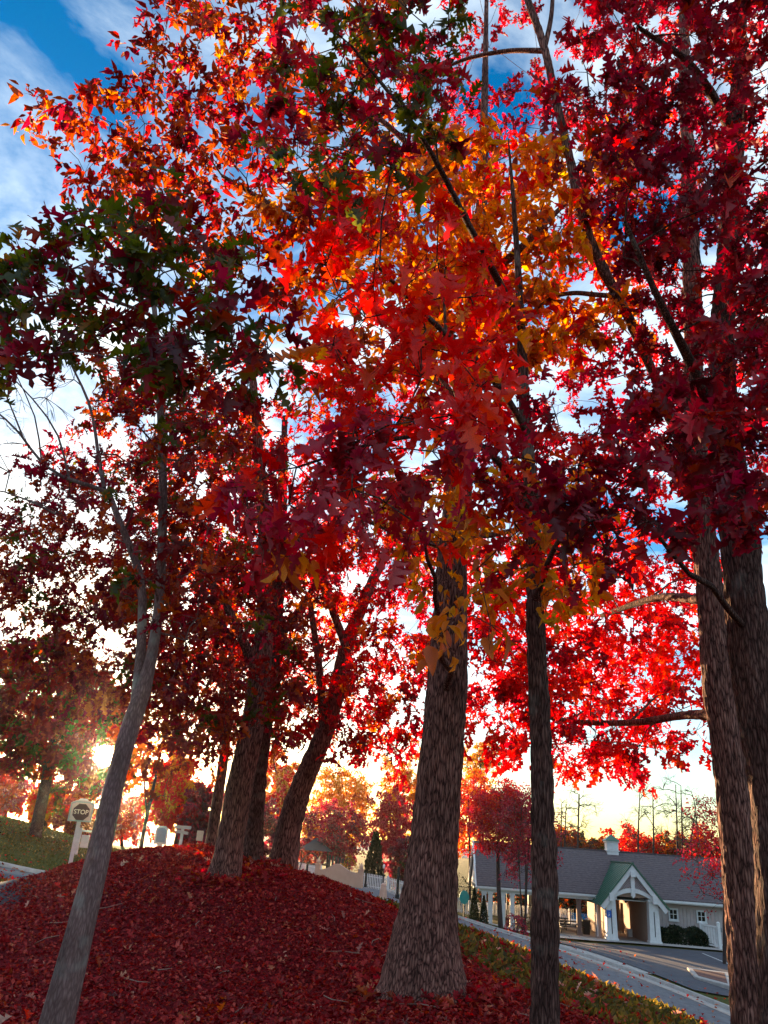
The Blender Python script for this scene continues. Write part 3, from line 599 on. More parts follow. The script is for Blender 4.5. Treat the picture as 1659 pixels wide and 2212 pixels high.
t.region([(250, 200), (340, 20), (290, -160), (860, -200), (880, 480), (720, 640), (420, 560), (250, 480), (130, 300), (110, 240)], (7, 9.6), 100, (.42, .7), 113, 'ell', {'rust': 4, 'orange': .8, 'maroon': 4.5, 'wine': 2}, .135)  # darker leaf mix: weaker sun on the upper left put into the colour
t.region([(820, 330), (1320, 320), (1330, 720), (1150, 780), (900, 740)], (6.8, 9), 48, (.4, .6), 100, 'ell', {'orange': 5, 'yellow': .8, 'rust': 1.2, 'red': 1}, .15)
t.region([(560, 420), (1000, 330), (1150, 700), (1000, 900), (760, 880), (600, 700)], (6.4, 8.2), 34, (.35, .55), 60, 'ell', {'orange': 5, 'rust': 2, 'red': 1}, .13)
t.region([(740, 1070), (1270, 1000), (1290, 1290), (1080, 1330), (900, 1250)], (6.2, 8), 30, (.26, .42), 38, 'ell', {'orange': 4, 'yellow': 1.4, 'rust': .6}, .14)
t.clumps(np.array([D(*q) for q in [(985, 1340, 4.9), (955, 1370, 4.8), (1060, 1350, 5.3), (640, 1205, 5.0), (615, 1190, 5.1), (1030, 1230, 5.4), (1170, 1110, 5.4), (880, 1080, 5.2)]]), .16, 13, 'ell', {'orange': 1}, .15, twigs=5, droop=1.1)
t.finish(big=300)

# T7 dark slim trunk right of it; its boughs come nearest to the camera
t = Tree('oak_tree', 'slim dark blackish trunk right of the big central trunk, flecked with pale lichen', [
    [(1177, 2212, 7, 58), (1176, 2033, 7, 59), (1176, 1905, 7, 58), (1173, 1768, 7, 49), (1168, 1592, 7, 45), (1158, 1380, 7, 40), (1154, 1230, 7, 35), (1148, 1080, 7, 32), (1136, 930, 7, 27), (1129, 780, 7, 22), (1120, 600, 6.9, 15), (1108, 420, 6.8, 9), (1098, 300, 6.7, 3)],
    [(1150, 1120, 7, 20), (1080, 1000, 5.8, 16), (960, 940, 4.8, 12), (800, 960, 4.3, 8), (640, 1010, 4.1, 5)], [(1136, 930, 7, 20), (1050, 800, 5.6, 16), (940, 700, 4.6, 12), (820, 580, 4.0, 7)],
    [(1125, 700, 7, 18), (1020, 500, 5.6, 14), (900, 280, 4.7, 10), (760, 100, 4.2, 6)], [(1156, 1300, 7, 16), (1200, 1180, 5.8, 11), (1260, 1100, 4.9, 7)]], BARK_DARK, fine=36)
t.region([(590, -160), (980, -160), (970, 270), (860, 400), (650, 370), (590, 150)], (3.7, 5.2), 34, (.22, .38), 34, 'oak', {'wine': 2.5, 'crimson': 2, 'green': 4.2, 'red': .5}, .15, droop=.8)
t.region([(670, 420), (860, 370), (1050, 560), (1080, 760), (1000, 900), (760, 900), (680, 700)], (3.5, 5.0), 24, (.2, .34), 26, 'oak', {'scarlet': 6, 'red': 1.5, 'orange': .3}, .155, droop=.8)
t.region([(480, 1080), (640, 970), (860, 910), (1090, 890), (1090, 1060), (900, 1150), (720, 1210), (570, 1150)], (3.8, 5.2), 20, (.2, .34), 26, 'oak', {'crimson': 3, 'pink': 3, 'scarlet': 2}, .145, droop=.9)
t.region([(1050, 820), (1300, 900), (1320, 1130), (1240, 1230), (1060, 1100)], (4.6, 6.2), 11, (.22, .36), 26, 'oak', {'crimson': 3, 'wine': 1, 'red': 1}, .135)
t.finish(big=300)

# T8, T9 the pair at the right edge
t = Tree('oak_tree', 'furrowed trunk at the right edge rimmed with golden sunlight, in front of the clubhouse', [
    [(1632, 2230, 8.5, 96), (1621, 2107, 8.5, 88), (1610, 1985, 8.5, 80), (1599, 1862, 8.5, 74), (1585, 1740, 8.5, 69), (1572, 1618, 8.5, 66), (1550, 1470, 8.5, 64), (1534, 1275, 8.5, 54), (1510, 1070, 8.5, 47), (1500, 880, 8.5, 43), (1497, 680, 8.5, 39), (1490, 450, 8.5, 32), (1480, 200, 8.5, 24), (1475, -50, 8.5, 16)],
    [(1505, 1030, 8.5, 30), (1475, 950, 8.2, 25), (1440, 890, 8.0, 22), (1415, 815, 7.8, 21), (1390, 760, 7.6, 20), (1345, 660, 7.3, 21), (1315, 605, 7.2, 24), (1295, 565, 7.1, 21), (1260, 475, 7, 20), (1230, 340, 7, 19), (1200, 210, 7, 18), (1175, 100, 7, 17), (1140, 0, 7, 15), (1105, -120, 7, 12)],
    [(1560, 1545, 8.6, 26), (1480, 1545, 9.5, 19), (1380, 1560, 10.6, 15), (1260, 1560, 11.8, 11), (1120, 1540, 13, 7)], [(1536, 1300, 8.6, 24), (1430, 1290, 9.8, 16), (1300, 1330, 11.3, 10)],
    [(1175, 110, 7, 12), (1100, 110, 7.2, 10), (1000, 130, 7.4, 8), (900, 180, 7.6, 4)], [(1330, 640, 7.2, 12), (1200, 640, 7.6, 9), (1130, 690, 8, 6)], [(1175, 110, 7, 12), (1190, 40, 7, 10), (1195, -60, 7, 7)]], BARK, fine=80)
t.region([(860, -60), (1680, -80), (1720, 1080), (1000, 1080), (960, 600)], (9, 13.5), 130, (.5, .8), 108, 'mid', {'red': 1.6, 'crimson': 4, 'wine': 2.2, 'scarlet': .6, 'pink': .5}, .14)
t.region([(1020, 1160), (1530, 1150), (1520, 1500), (1500, 1610), (1330, 1630), (1270, 1680), (1200, 1650), (1030, 1560)], (10, 16), 92, (.5, .85), 126, 'mid', {'red': 4, 'scarlet': 3, 'crimson': 2}, .14)
t.finish(big=0)
t = Tree('oak_tree', 'nearest trunk cut by the right picture edge, leaning left with dark ridged bark', [
    [(1700, 2160, 6.6, 112), (1690, 1950, 6.6, 104), (1673, 1716, 6.6, 98), (1650, 1590, 6.6, 92), (1629, 1471, 6.6, 88), (1610, 1300, 6.6, 82), (1594, 1128, 6.6, 76), (1575, 980, 6.6, 62), (1560, 780, 6.6, 50), (1575, 500, 6.6, 42), (1592, 250, 6.6, 34), (1600, 0, 6.6, 24), (1605, -200, 6.6, 14)],
    [(1570, 950, 6.6, 30), (1500, 800, 6, 22), (1420, 640, 5.4, 15), (1350, 480, 5, 9)], [(1590, 300, 6.6, 24), (1500, 150, 6, 16), (1380, 60, 5.4, 9)], [(1562, 800, 6.6, 20), (1650, 640, 5.8, 13), (1720, 500, 5.2, 8)]], BARK_DARK, fine=64)
t.region([(1260, -160), (1800, -160), (1800, 1120), (1520, 1140), (1430, 1000), (1380, 640), (1260, 350)], (4.4, 7.2), 135, (.28, .48), 50, 'oak', {'crimson': 3, 'wine': 5, 'maroon': 1, 'red': .5}, .15)
t.region([(1200, 1060), (1400, 1000), (1420, 1130), (1290, 1210)], (4.2, 4.8), 8, (.2, .3), 18, 'oak', {'wine': 2, 'crimson': 1}, .16)
t.finish(big=300)

# ---------------------------------------------------------------- trees farther off
def far_tree(label, x, Y, top, w, pals, n=40, nl=190, size=.30, tr=.16, low=.22, kind='far', group='autumn trees in the distance', name='autumn_tree', stems=1, twigs=4, leafless=False, base_y=None, lean=0.0):
    zt = D(x, top, Y)[2]; g = D(x, base_y or 1850, Y); bx, by = g[0], g[1]; bz = hz(bx, by); h = zt - bz; rw = wid(D(x, top, Y), w) / 2
    tx = D(x, top, Y)[0] + lean
    trunks = []
    for k in range(stems):
        a = rng.uniform(0, 6.28); sp = rw * (.25 if stems > 1 else .05)
        p0 = np.array([bx + math.cos(a) * .1 * (stems > 1), by + math.sin(a) * .1 * (stems > 1), bz - .1]); p1 = np.array([tx + math.cos(a) * sp, by + math.sin(a) * sp, bz + h * .86])
        mid = (p0 * .6 + p1 * .4) + np.array([rng.normal() * .03 * h, rng.normal() * .03 * h, .05 * h])
        rr = tr / (1 + .35 * (stems - 1)); trunks.append([(*p0, 0, rr), (*mid, 0, rr * .75), (*p1, 0, rr * .25)])
    t = Tree(name, label, trunks, TWIG, foot=False, group=group, step=max(.3, h / 24), rsides=8)
    C = []; nz = rng.uniform(0, 9)
    while len(C) < n:
        q = rng.uniform(-1, 1, 3)
        if q @ q > 1 or q @ q < .12: continue
        q *= .82 + .25 * math.sin(5 * math.atan2(q[1], q[0]) + nz) * (1 - abs(q[2])); tap = 1 - .18 * max(q[2], 0)
        C.append([tx * .5 + bx * .5 + q[0] * rw * .86 * tap, by + q[1] * rw * .86 * tap, bz + h * low + (q[2] + 1) / 2 * h * (1 - low) * 1.0])
    C = np.array(C); t.clumps(C, rw * .42 * rng.uniform(.8, 1.25, n), nl, kind, pals, size, twigs=twigs, minr=(.035 if leafless else .012), tw_r=(.022 if leafless else .012), leafless=leafless)
    return t.finish(tsides=3)
far_tree('crimson red tree at the far left edge beyond the grass bank', 10, 64, 1660, 120, {'red': 3, 'pink': 2, 'scarlet': 1}, base_y=1770)
far_tree('orange tree behind the grass bank left of the stop sign', 105, 66, 1690, 110, {'orange': 3, 'scarlet': 2, 'yellow': 1}, base_y=1790)
far_tree('brownish maroon low tree directly behind the stop sign post', 165, 62, 1722, 95, {'rust': 3, 'maroon': 3}, base_y=1810, low=.05)
far_tree('bright red tree across the side street, right of the leaning slender trunk', 262, 72, 1715, 130, {'red': 3, 'scarlet': 3, 'pink': 1}, n=47, base_y=1838, low=.02)
far_tree('reddish low tree at the street corner left of the thin sapling', 215, 70, 1760, 80, {'pink': 3, 'red': 2}, base_y=1835, low=.02)
far_tree('glowing orange red tree behind the small white signs', 375, 44, 1625, 118, {'scarlet': 5, 'orange': 2}, n=47, base_y=1842)
far_tree('hazy purple tree of fine twigs left of the close trunk pair', 432, 42, 1672, 105, {'purple': 3, 'pink': 2, 'crimson': 1}, n=47, size=.22, base_y=1845, low=.02, stems=3)
far_tree('tall scarlet orange tree between the close pair and the leaning trunk', 592, 64, 1590, 100, {'scarlet': 3, 'orange': 4}, n=42, base_y=1868)
far_tree('purple brown tree low behind the close pair of trunks', 560, 58, 1715, 120, {'purple': 3, 'pink': 2}, n=42, size=.22, base_y=1868, low=.02, stems=3)
far_tree('pale orange and yellow tree above the playground roof', 735, 92, 1640, 170, {'orange': 3, 'yellow': 2, 'rust': 1}, n=50, base_y=1885)
far_tree('purple tree beside the playground roof, behind the cream entrance wall', 735, 78, 1725, 140, {'purple': 2, 'pink': 3, 'crimson': 1}, n=47, size=.24, base_y=1890, low=.04, stems=3)
far_tree('dusky rust tree just right of the leaning trunk behind the picket fence', 668, 84, 1735, 110, {'pink': 2, 'purple': 2, 'orange': 1.5}, n=39, size=.26, base_y=1885, low=.02)
far_tree('deep pink tree behind the dark conifer', 842, 82, 1680, 125, {'pink': 4, 'crimson': 2}, n=50, size=.26, base_y=1895, low=.05)
far_tree('golden yellow tree glowing left of the big central trunk', 868, 98, 1595, 130, {'yellow': 4, 'orange': 3}, n=44, base_y=1895)
far_tree('wine coloured shrubby tree low behind the swing frame', 880, 76, 1790, 100, {'wine': 2, 'purple': 3}, n=36, size=.22, base_y=1900, low=.02, stems=3)
far_tree('orange red tree between the central trunk and the pavilion gable', 1015, 92, 1640, 130, {'orange': 3, 'scarlet': 3}, n=44, base_y=1930)
far_tree('yellow green leaved tree high behind the slim dark trunk', 1035, 105, 1560, 120, {'yellow': 3, 'green': 1, 'orange': 1}, n=36, base_y=1930)
for i, (x, Y, top, w, pal, lb) in enumerate([
    (1190, 96, 1780, 90, {'rust': 3, 'orange': 2}, 'rust orange treetop behind the roof just right of the slim dark trunk'),
    (1240, 99, 1795, 90, {'rust': 3, 'maroon': 1, 'green': 1}, 'brown treetop behind the roof left of the cupola'),
    (1290, 97, 1806, 70, {'rust': 2, 'green': 2, 'orange': 1}, 'olive brown treetop directly behind the white cupola'),
    (1345, 98, 1796, 95, {'red': 3, 'scarlet': 1}, 'deep red treetop right of the white cupola'),
    (1392, 99, 1800, 90, {'red': 2, 'rust': 2}, 'red brown treetop behind the middle of the roof'),
    (1437, 101, 1795, 80, {'green': 3, 'rust': 2}, 'dull green treetop behind the roof ridge'),
    (1482, 98, 1800, 90, {'rust': 2, 'green': 1, 'orange': 2}, 'orange brown treetop behind the right part of the roof'),
    (1530, 99, 1792, 90, {'red': 2, 'rust': 1}, 'reddish treetop beside the sunlit right trunk'),
    (1600, 97, 1790, 100, {'rust': 2, 'maroon': 1}, 'maroon treetop between the two right edge trunks'),
    (1665, 97, 1800, 100, {'rust': 2, 'red': 1}, 'rusty treetop at the far right edge')]):
    far_tree(lb, x, Y, top - 14, w * 1.5, pal, n=60, nl=150, size=.36, base_y=1900, low=.02, group='treeline behind the clubhouse')
# bare trees behind the clubhouse
for x, Y, top, w, lb in [(1250, 84, 1675, 110, 'bare forked tree rising behind the roof left of the cupola'), (1392, 82, 1660, 120, 'bare arching tree behind the roof right of the cupola'), (1455, 80, 1650, 110, 'bare upright tree with many stems behind the roof'), (1500, 79, 1690, 90, 'bare tree with few pink leaves nearest the sunlit right trunk'), (1220, 88, 1700, 70, 'thin bare tree close beside the slim dark trunk')]:
    far_tree(lb, x, Y, top, w, {'pink': 1}, n=22, nl=0, leafless=True, tr=.2, twigs=7, base_y=1900, group='bare trees behind the clubhouse', name='bare_tree', stems=2, low=.35)
# small trees in front of the pavilion and roof
far_tree('small red maple with a brown trunk before the left end of the pavilion', 1082, 56.5, 1675, 185, {'red': 3, 'pink': 2.5, 'crimson': 1.5}, n=110, nl=130, size=.18, tr=.17, low=.42, base_y=1985, group='small trees before the clubhouse', name='maple_tree')
far_tree('thin multi stemmed tree with sparse pink leaves before the pavilion', 1132, 54, 1700, 165, {'pink': 3, 'crimson': 2, 'purple': 1}, n=70, nl=70, size=.16, tr=.12, low=.3, base_y=1990, stems=5, group='small trees before the clubhouse', name='maple_tree')
far_tree('pink red tree drooping over the right end of the clubhouse roof', 1555, 50, 1690, 190, {'pink': 3, 'red': 2, 'crimson': 2}, n=70, nl=44, size=.15, tr=.12, low=.22, base_y=2030, group='small trees before the clubhouse', name='maple_tree', stems=2)
# sapling and the dark tree beyond the side street
t = Tree('sapling', 'thin dark sapling on the far side of the mound, orange leaves backlit', [[(302, 1842, 40, 9), (318, 1760, 40, 8), (336, 1680, 40, 6), (352, 1600, 40, 3)], [(318, 1760, 40, 5), (312, 1690, 40, 4), (318, 1640, 40, 2)]], TWIG, rsides=8, group='street trees')
t.region([(300, 1590), (390, 1580), (400, 1700), (330, 1740)], (38, 42), 26, (.6, .9), 110, 'far', {'orange': 3, 'scarlet': 3}, .2, minr=.012, tw_r=.01); t.finish(tsides=3)
t = Tree('street_tree', 'dark leaning trunk with olive brown crown on the grass bank, far left', [[(75, 1808, 43, 27), (90, 1735, 43, 25), (108, 1645, 43, 22), (120, 1570, 43, 16), (130, 1480, 43, 9)], [(104, 1665, 43, 14), (60, 1590, 43, 10), (20, 1540, 43, 6)], [(108, 1645, 43, 14), (170, 1590, 43, 9), (220, 1550, 42, 5)]], BARK_DARK, rsides=12, group='street trees')
t.region([(-20, 1440), (120, 1400), (230, 1470), (262, 1560), (235, 1690), (150, 1700), (60, 1660), (-30, 1600)], (39, 47), 90, (1.0, 1.6), 330, 'far', {'maroon': 4, 'green': 1.8, 'rust': 1.2}, .26, minr=.02, tw_r=.014)
t.region([(120, 1480), (240, 1500), (275, 1600), (262, 1700), (180, 1720), (130, 1640)], (40, 46), 30, (.9, 1.4), 300, 'far', {'maroon': 4, 'rust': 1, 'green': 1}, .25, minr=.02, tw_r=.014); t.finish(tsides=3)

def conifer(label, x, y, Y, top, w, seed):
    g = D(x, y, Y); bz = hz(g[0], g[1]); h = D(x, top, Y)[2] - bz; R = wid(D(x, y, Y), w) / 2
    root = empty('conifer', (g[0], g[1], bz), label=label, cat='conifer', group='cone shaped evergreens')
    m_ = MB(); m_.tube([(0, 0, -.1), (0, 0, h * .9)], [R * .12, R * .02], 8); m_.build('trunk', TWIG, root)
    n = 1500; z = rng.random(n)**1.15; a = rng.random(n) * 6.283; rr = R * (1 - z)**.85 * np.sqrt(rng.uniform(.35, 1.05, n)) * (1 + .12 * np.sin(a * 5 + z * 19 + seed))
    p = np.c_[rr * np.cos(a), rr * np.sin(a), z * h + .02 * h]; d = np.c_[np.cos(a), np.sin(a), np.full(n, .9)] + unit(n) * .5
    lv = Leaves(); lv.add(p, d, np.c_[np.cos(a), np.sin(a), np.zeros(n)] + unit(n) * .5, R * .28 * rng.uniform(.7, 1.3, n), 'far', ['conifer'] * n, rng.random(n)); lv.done(False)
    c = bpy.data.objects.new('crown', lv.mesh('crown', np.ones(n, bool))); link(c, root, kind='stuff')
conifer('tall dark cone evergreen behind the cream entrance wall', 806, 1905, 68, 1803, 52, 1)
conifer('left and taller of the two small cone evergreens beside the pavilion', 1024, 1974, 57, 1922, 22, 2)
conifer('right and shorter of the two small cone evergreens beside the pavilion', 1045, 1978, 56.5, 1938, 20, 3)

def shrub(name, label, x, y, Y, w, top, pals, n=900, size=.1, group=None, flatx=1.0, world=None, hw=None):
    if world is None:
        g = D(x, y, Y); bx, by = g[0], g[1]; bz = hz(bx, by); h = D(x, top, Y)[2] - bz; R = wid(g, w) / 2
    else: (bx, by, bz), R, h = world
    root = empty(name, (bx, by, bz), rz=rad(-4) if world is not None else 0, label=label, cat='shrub' if name != 'hedge' else 'hedge', group=group)
    m_ = MB(); [m_.tube([(0, 0, -.05), (R * .4 * math.cos(k * 1.3), .3 * R * math.sin(k * 1.3), h * .6)], [.03, .012], 5) for k in range(5)]; m_.build('stem', TWIG, root)
    q = unit(n); q[:, 2] = np.abs(q[:, 2]); p = q * (rng.uniform(.7, 1.04, n) ** .6)[:, None]
    if name == 'hedge': p = np.sign(p) * np.abs(p)**.6 * 1.0
    p[:, 0] *= R; p[:, 1] *= R * flatx; p[:, 2] *= h; p *= (1 + .1 * np.sin(p[:, 0] * 5 + p[:, 2] * 4))[:, None]
    lv = Leaves(); nm = list(pals); lv.add(p, q + unit(n) * .8, q + unit(n) * .6, size * rng.uniform(.7, 1.3, n), 'far', list(rng.choice(nm, n)), rng.random(n)); lv.done(False)
    c = bpy.data.objects.new('foliage', lv.mesh('foliage', np.ones(n, bool))); link(c, root, kind='stuff')
    return root
shrub('shrub', 'dark green shrub between the close pair and the leaning trunk', 560, 1872, 60, 60, 1822, ['conifer', 'green'], group='dark shrubs by the playground')
shrub('shrub', 'dark shrub right of the leaning trunk behind the white fence', 645, 1885, 72, 50, 1835, ['conifer', 'maroon'], group='dark shrubs by the playground')
shrub('shrub', 'yellow tinged shrub above the cream entrance wall', 752, 1890, 74, 44, 1848, ['yellow', 'green', 'orange'], group='dark shrubs by the playground')
shrub('shrub', 'dark shrub beside the central trunk behind the right fence', 870, 1900, 74, 50, 1850, ['conifer', 'green'], group='dark shrubs by the playground')
shrub('shrub', 'dark evergreen shrub behind the teal round sign', 1000, 1950, 68, 80, 1890, ['conifer'], group='dark shrubs by the playground')
shrub('shrub', 'dark shrub at the left end of the grass bank by the signs', 470, 1850, 54, 70, 1800, ['conifer', 'maroon', 'green'], group='dark shrubs by the playground')
for i, (u_, lb_) in enumerate([(-11, 'leftmost'), (-6.5, 'second from the left'), (-2, 'middle'), (3, 'right')]):
    p_ = np.array([18.53, 58, 0]) + np.array([math.cos(rad(-4)), math.sin(rad(-4)), 0]) * (u_ + 6) + np.array([.07, .997, 0]) * 30
    shrub('shrub', lb_ + ' of the tall dark shrubs beyond the pool behind the pavilion', 0, 0, 0, 0, 0, ['conifer', 'conifer', 'rust'], n=2600, size=.35, flatx=.6, world=((p_[0], p_[1], hz(p_[0], p_[1])), 3.1, 4.2), group='tall shrubs beyond the pool')
shrub('shrub', 'low purple shrub in the bed before the pavilion columns', 1115, 1998, 53, 55, 1975, ['purple', 'wine', 'pink'], n=600)
shrub('shrub', 'low mulch bed plant beside the multi stemmed tree', 1165, 2004, 51, 40, 1985, ['purple', 'maroon'], n=400)

# ---------------------------------------------------------------- clubhouse
WHITE = surf('white_painted_wood', (.74, .73, .74), (.62, .61, .62), scale=5, rough=.55)
CREAM = surf('cream_stucco', (.62, .37, .27), (.55, .32, .23), scale=3, rough=.9, bump=.15, bscale=60)
SIDING = surf('grey_siding', (.50, .41, .40), (.43, .35, .34), scale=3, rough=.75)
TAN = surf('tan_wall', (.40, .27, .21), (.33, .22, .165), scale=3, rough=.8)
SHINGLE = surf('shingles', (.155, .12, .13), (.075, .06, .068), scale=5, rough=.95, bump=.5, bscale=22, stretch=(1, 1, 3))
GREENMETAL = surf('green_metal', (.035, .13, .085), (.025, .10, .065), scale=2, rough=.4, spec=.5)
GLASS = surf('dark_glass', (.012, .014, .018), (.008, .009, .012), scale=1, rough=.08, spec=.6)
BLACK = surf('black_metal', (.018, .018, .02), (.010, .010, .012), scale=6, rough=.5)
GREYBOX = surf('grey_metal', (.25, .25, .26), (.2, .2, .21), scale=6, rough=.5)
BLUE = surf('blue_sign', (.02, .12, .50), (.015, .10, .42), scale=4, rough=.45)
BROWNPOST = surf('brown_post', (.20, .13, .11), (.14, .09, .08), scale=6, rough=.85)
WATER = surf('pool_water', (.05, .28, .50), (.03, .20, .40), scale=2, rough=.05, spec=.6)
PLASTIC = surf('white_plastic', (.75, .76, .78), (.66, .67, .69), scale=3, rough=.4)
YAW = rad(-4); CB = np.array([18.53, 58.0, 0]); FZ = hz(18.53, 57.5) + .02
CBL = (CB[0], CB[1], FZ)
cU = np.array([math.cos(YAW), math.sin(YAW), 0]); cB = np.array([-math.sin(YAW), math.cos(YAW), 0])
def cw(u, b, z): return np.array([CB[0], CB[1], FZ]) + cU * u + cB * b + np.array([0, 0, z])
club = empty('clubhouse', CBL, YAW, label='low clubhouse with dark shingle roof, white gabled porch and open pavilion', cat='building')
floor = MB().box(-10.2, 10.5, .9, 12, -.6, .0).build('floor_slab', CONC, club)
# walls of the right wing, with battens
w = MB().box(2.3, 10.4, 3.2, 3.4, 0, 2.75)
for k in range(33):
    x = 2.4 + k * .245
    if not any(abs(x - c) < .42 for c in (3.88, 5.83)): w.box(x - .02, x + .02, 3.17, 3.2, .12, 2.5)
    else: w.box(x - .02, x + .02, 3.17, 3.2, .12, 1.3)
w.box(10.2, 10.4, 3.4, 11.4, 0, 2.75).box(2.3, 10.4, 11.2, 11.4, 0, 2.75)
wall = w.build('wall', SIDING, club)
MB().box(2.3, 10.4, 3.1, 3.19, 0, .12).build('skirting', WHITE, club)
for cx_ in (3.88, 5.83):
    f = MB(); x0, x1, z0, z1 = cx_ - .34, cx_ + .34, 1.38, 2.14
    f.box(x0, x0 + .1, 3.1, 3.22, z0, z1).box(x1 - .1, x1, 3.1, 3.22, z0, z1).box(x0 + .1, x1 - .1, 3.1, 3.22, z1 - .1, z1).box(x0 - .03, x1 + .03, 3.07, 3.22, z0 - .08, z0).box(x0 + .1, x1 - .1, 3.1, 3.22, z0, z0 + .08)
    f.box(cx_ - .018, cx_ + .018, 3.12, 3.2, z0 + .08, z1 - .1).box(x0 + .1, cx_ - .018, 3.12, 3.2, (z0 + z1) / 2 - .02, (z0 + z1) / 2 + .016).box(cx_ + .018, x1 - .1, 3.12, 3.2, (z0 + z1) / 2 - .02, (z0 + z1) / 2 + .016)
    wf = f.build('window', WHITE, club)
    for sx in (0, 1):
        for sz in (0, 1):
            xa = x0 + .1 if sx == 0 else cx_ + .018; xb = cx_ - .018 if sx == 0 else x1 - .1; zm = (z0 + z1) / 2
            za = z0 + .08 if sz == 0 else zm + .016; zb = zm - .02 if sz == 0 else z1 - .1
            MB().box(xa, xb, 3.175, 3.188, za, zb).build('pane', GLASS, wf)
MB().box(6.75, 7.15, 3.05, 3.17, .85, 1.15).build('utility_box', GREYBOX, club)
# main roof: two slopes with thickness, gables, fascia and gutter
ex0, ex1 = -10.1, 10.9; ey, ez, ry, rz_ = 2.45, 2.62, 7.0, 5.55
r_ = MB()
r_.hexa([(ex0, ey, ez), (ex1, ey, ez), (ex1, ry, rz_), (ex0, ry, rz_), (ex0, ey, ez + .09), (ex1, ey, ez + .09), (ex1, ry, rz_ + .09), (ex0, ry, rz_ + .09)])
r_.hexa([(ex0, ry, rz_), (ex1, ry, rz_), (ex1, 11.6, ez), (ex0, 11.6, ez), (ex0, ry, rz_ + .09), (ex1, ry, rz_ + .09), (ex1, 11.6, ez + .09), (ex0, 11.6, ez + .09)])
roof = r_.build('roof', SHINGLE, club)
MB().box(ex0, ex1, ry - .12, ry + .12, rz_ + .07, rz_ + .13).build('ridge_cap', SHINGLE, roof)
g_ = MB()   # shingle courses catch the light as low steps
for k in range(1, 22):
    s_ = k / 22; y = ey + (ry - ey) * s_; z = ez + .09 + (rz_ - ez) * s_
    g_.hexa([(ex0, y - .21, z - .130), (ex1, y - .21, z - .130), (ex1, y, z + .001), (ex0, y, z + .001), (ex0, y - .212, z - .112), (ex1, y - .212, z - .112), (ex1, y - .01, z + .004), (ex0, y - .01, z + .004)])
g_.build('shingle_courses', SHINGLE, roof, kind='stuff')
MB().box(ex0, -1.35, ey - .03, ey + .1, ez - .17, ez + .02).box(2.25, ex1, ey - .03, ey + .1, ez - .17, ez + .02).build('fascia', WHITE, club)
MB().box(ex0 + .1, -1.75, ey - .16, ey - .04, ez - .1, ez + .03).box(2.62, ex1, ey - .16, ey - .04, ez - .1, ez + .03).build('gutter', WHITE, club)
gm = MB(); gm.add([(ex0 + .15, 2.6, 2.62), (ex0 + .15, 11.4, 2.62), (ex0 + .15, 7, 5.5), (ex0 + .25, 2.6, 2.62), (ex0 + .25, 11.4, 2.62), (ex0 + .25, 7, 5.5)], [(0, 1, 2), (5, 4, 3), (0, 3, 4, 1), (1, 4, 5, 2), (2, 5, 3, 0)])
gm.build('gable_wall', WHITE, club)
gm = MB(); gm.bar((ex0 - .03, 2.4, 2.5), (ex0 - .03, 7.0, 5.6), .12, .22).bar((ex0 - .03, 7.0, 5.6), (ex0 - .03, 11.6, 2.5), .12, .22); gm.build('bargeboard', WHITE, club)
# pavilion: beam, columns, back posts, a low inner wall
MB().box(ex0 + .2, -1.7, 2.62, 2.82, 2.3, 2.6).build('beam', WHITE, club)
MB().box(ex0 + .2, -1.7, 11.0, 11.2, 2.3, 2.6).build('beam', WHITE, club)
def column(x, y, w_, z1=2.3, mat=WHITE, z0=0):
    m_ = MB().box(x - w_ / 2, x + w_ / 2, y - w_ / 2, y + w_ / 2, z0 + .22, z1 - .12).box(x - w_ / 2 - .05, x + w_ / 2 + .05, y - w_ / 2 - .05, y + w_ / 2 + .05, z0, z0 + .22).box(x - w_ / 2 - .04, x + w_ / 2 + .04, y - w_ / 2 - .04, y + w_ / 2 + .04, z1 - .12, z1)
    return m_.build('column', mat, club)
for x in (-9.55, -9.1, -8.2, -7.55, -4.45): column(x, 2.72, .3)
column(-2.85, 2.72, .3, mat=BROWNPOST)
for x in (-9.6, -7.4, -5.2, -3.0): column(x, 11.1, .26, mat=WHITE)
# porch: four piers, passage, gable truss, green metal roof
def pier(x0, x1, y0, y1, slot=True):
    tp = .06; z1 = 2.55; xm = (x0 + x1) / 2
    m_ = MB()
    for a, b in ((x0, xm - .035), (xm + .035, x1)):
        ta = tp if a == x0 else 0; tb = tp if b == x1 else 0
        m_.hexa([(a, y0, .2), (b, y0, .2), (b, y1, .2), (a, y1, .2), (a + ta, y0 + .03, z1), (b - tb, y0 + .03, z1), (b - tb, y1 - .03, z1), (a + ta, y1 - .03, z1)])
    m_.box(x0 - .05, x1 + .05, y0 - .05, y1 + .05, 0, .2).box(x0 - .02, x1 + .02, y0 - .05, y1 + .02, z1 + .003, z1 + .14)
    m_.box(xm - .035, xm + .035, y0 + .03, y1 - .03, 1.95, z1 - .02).box(xm - .035, xm + .035, y0 + .03, y1 - .03, .2, .45)
    p_ = m_.build('pier', WHITE, club)
    MB().box(xm - .034, xm + .034, y0 + .09, y0 + .14, .452, 1.948).build('slot_panel', BLACK, p_)
    return p_
pl_ = pier(-1.53, -.80, 0, .62); pr_ = pier(1.32, 2.05, 0, .62)
MB().box(-1.78, -1.48, 1.9, 2.5, 0, 2.5).box(2.0, 2.3, 1.9, 2.5, 0, 2.5).build('pilaster', SIDING, club)
MB().box(-1.49, -1.19, -.055, -.005, 1.42, 1.86).build('blue_sign', BLUE, club)
pm = MB().box(-1.37, -1.33, -.062, -.056, 1.52, 1.66).box(-1.41, -1.37, -.062, -.056, 1.5, 1.54).box(-1.33, -1.29, -.062, -.056, 1.58, 1.61).box(-1.36, -1.325, -.062, -.056, 1.7, 1.74)
pm.build('wheelchair_symbol', WHITE, club)
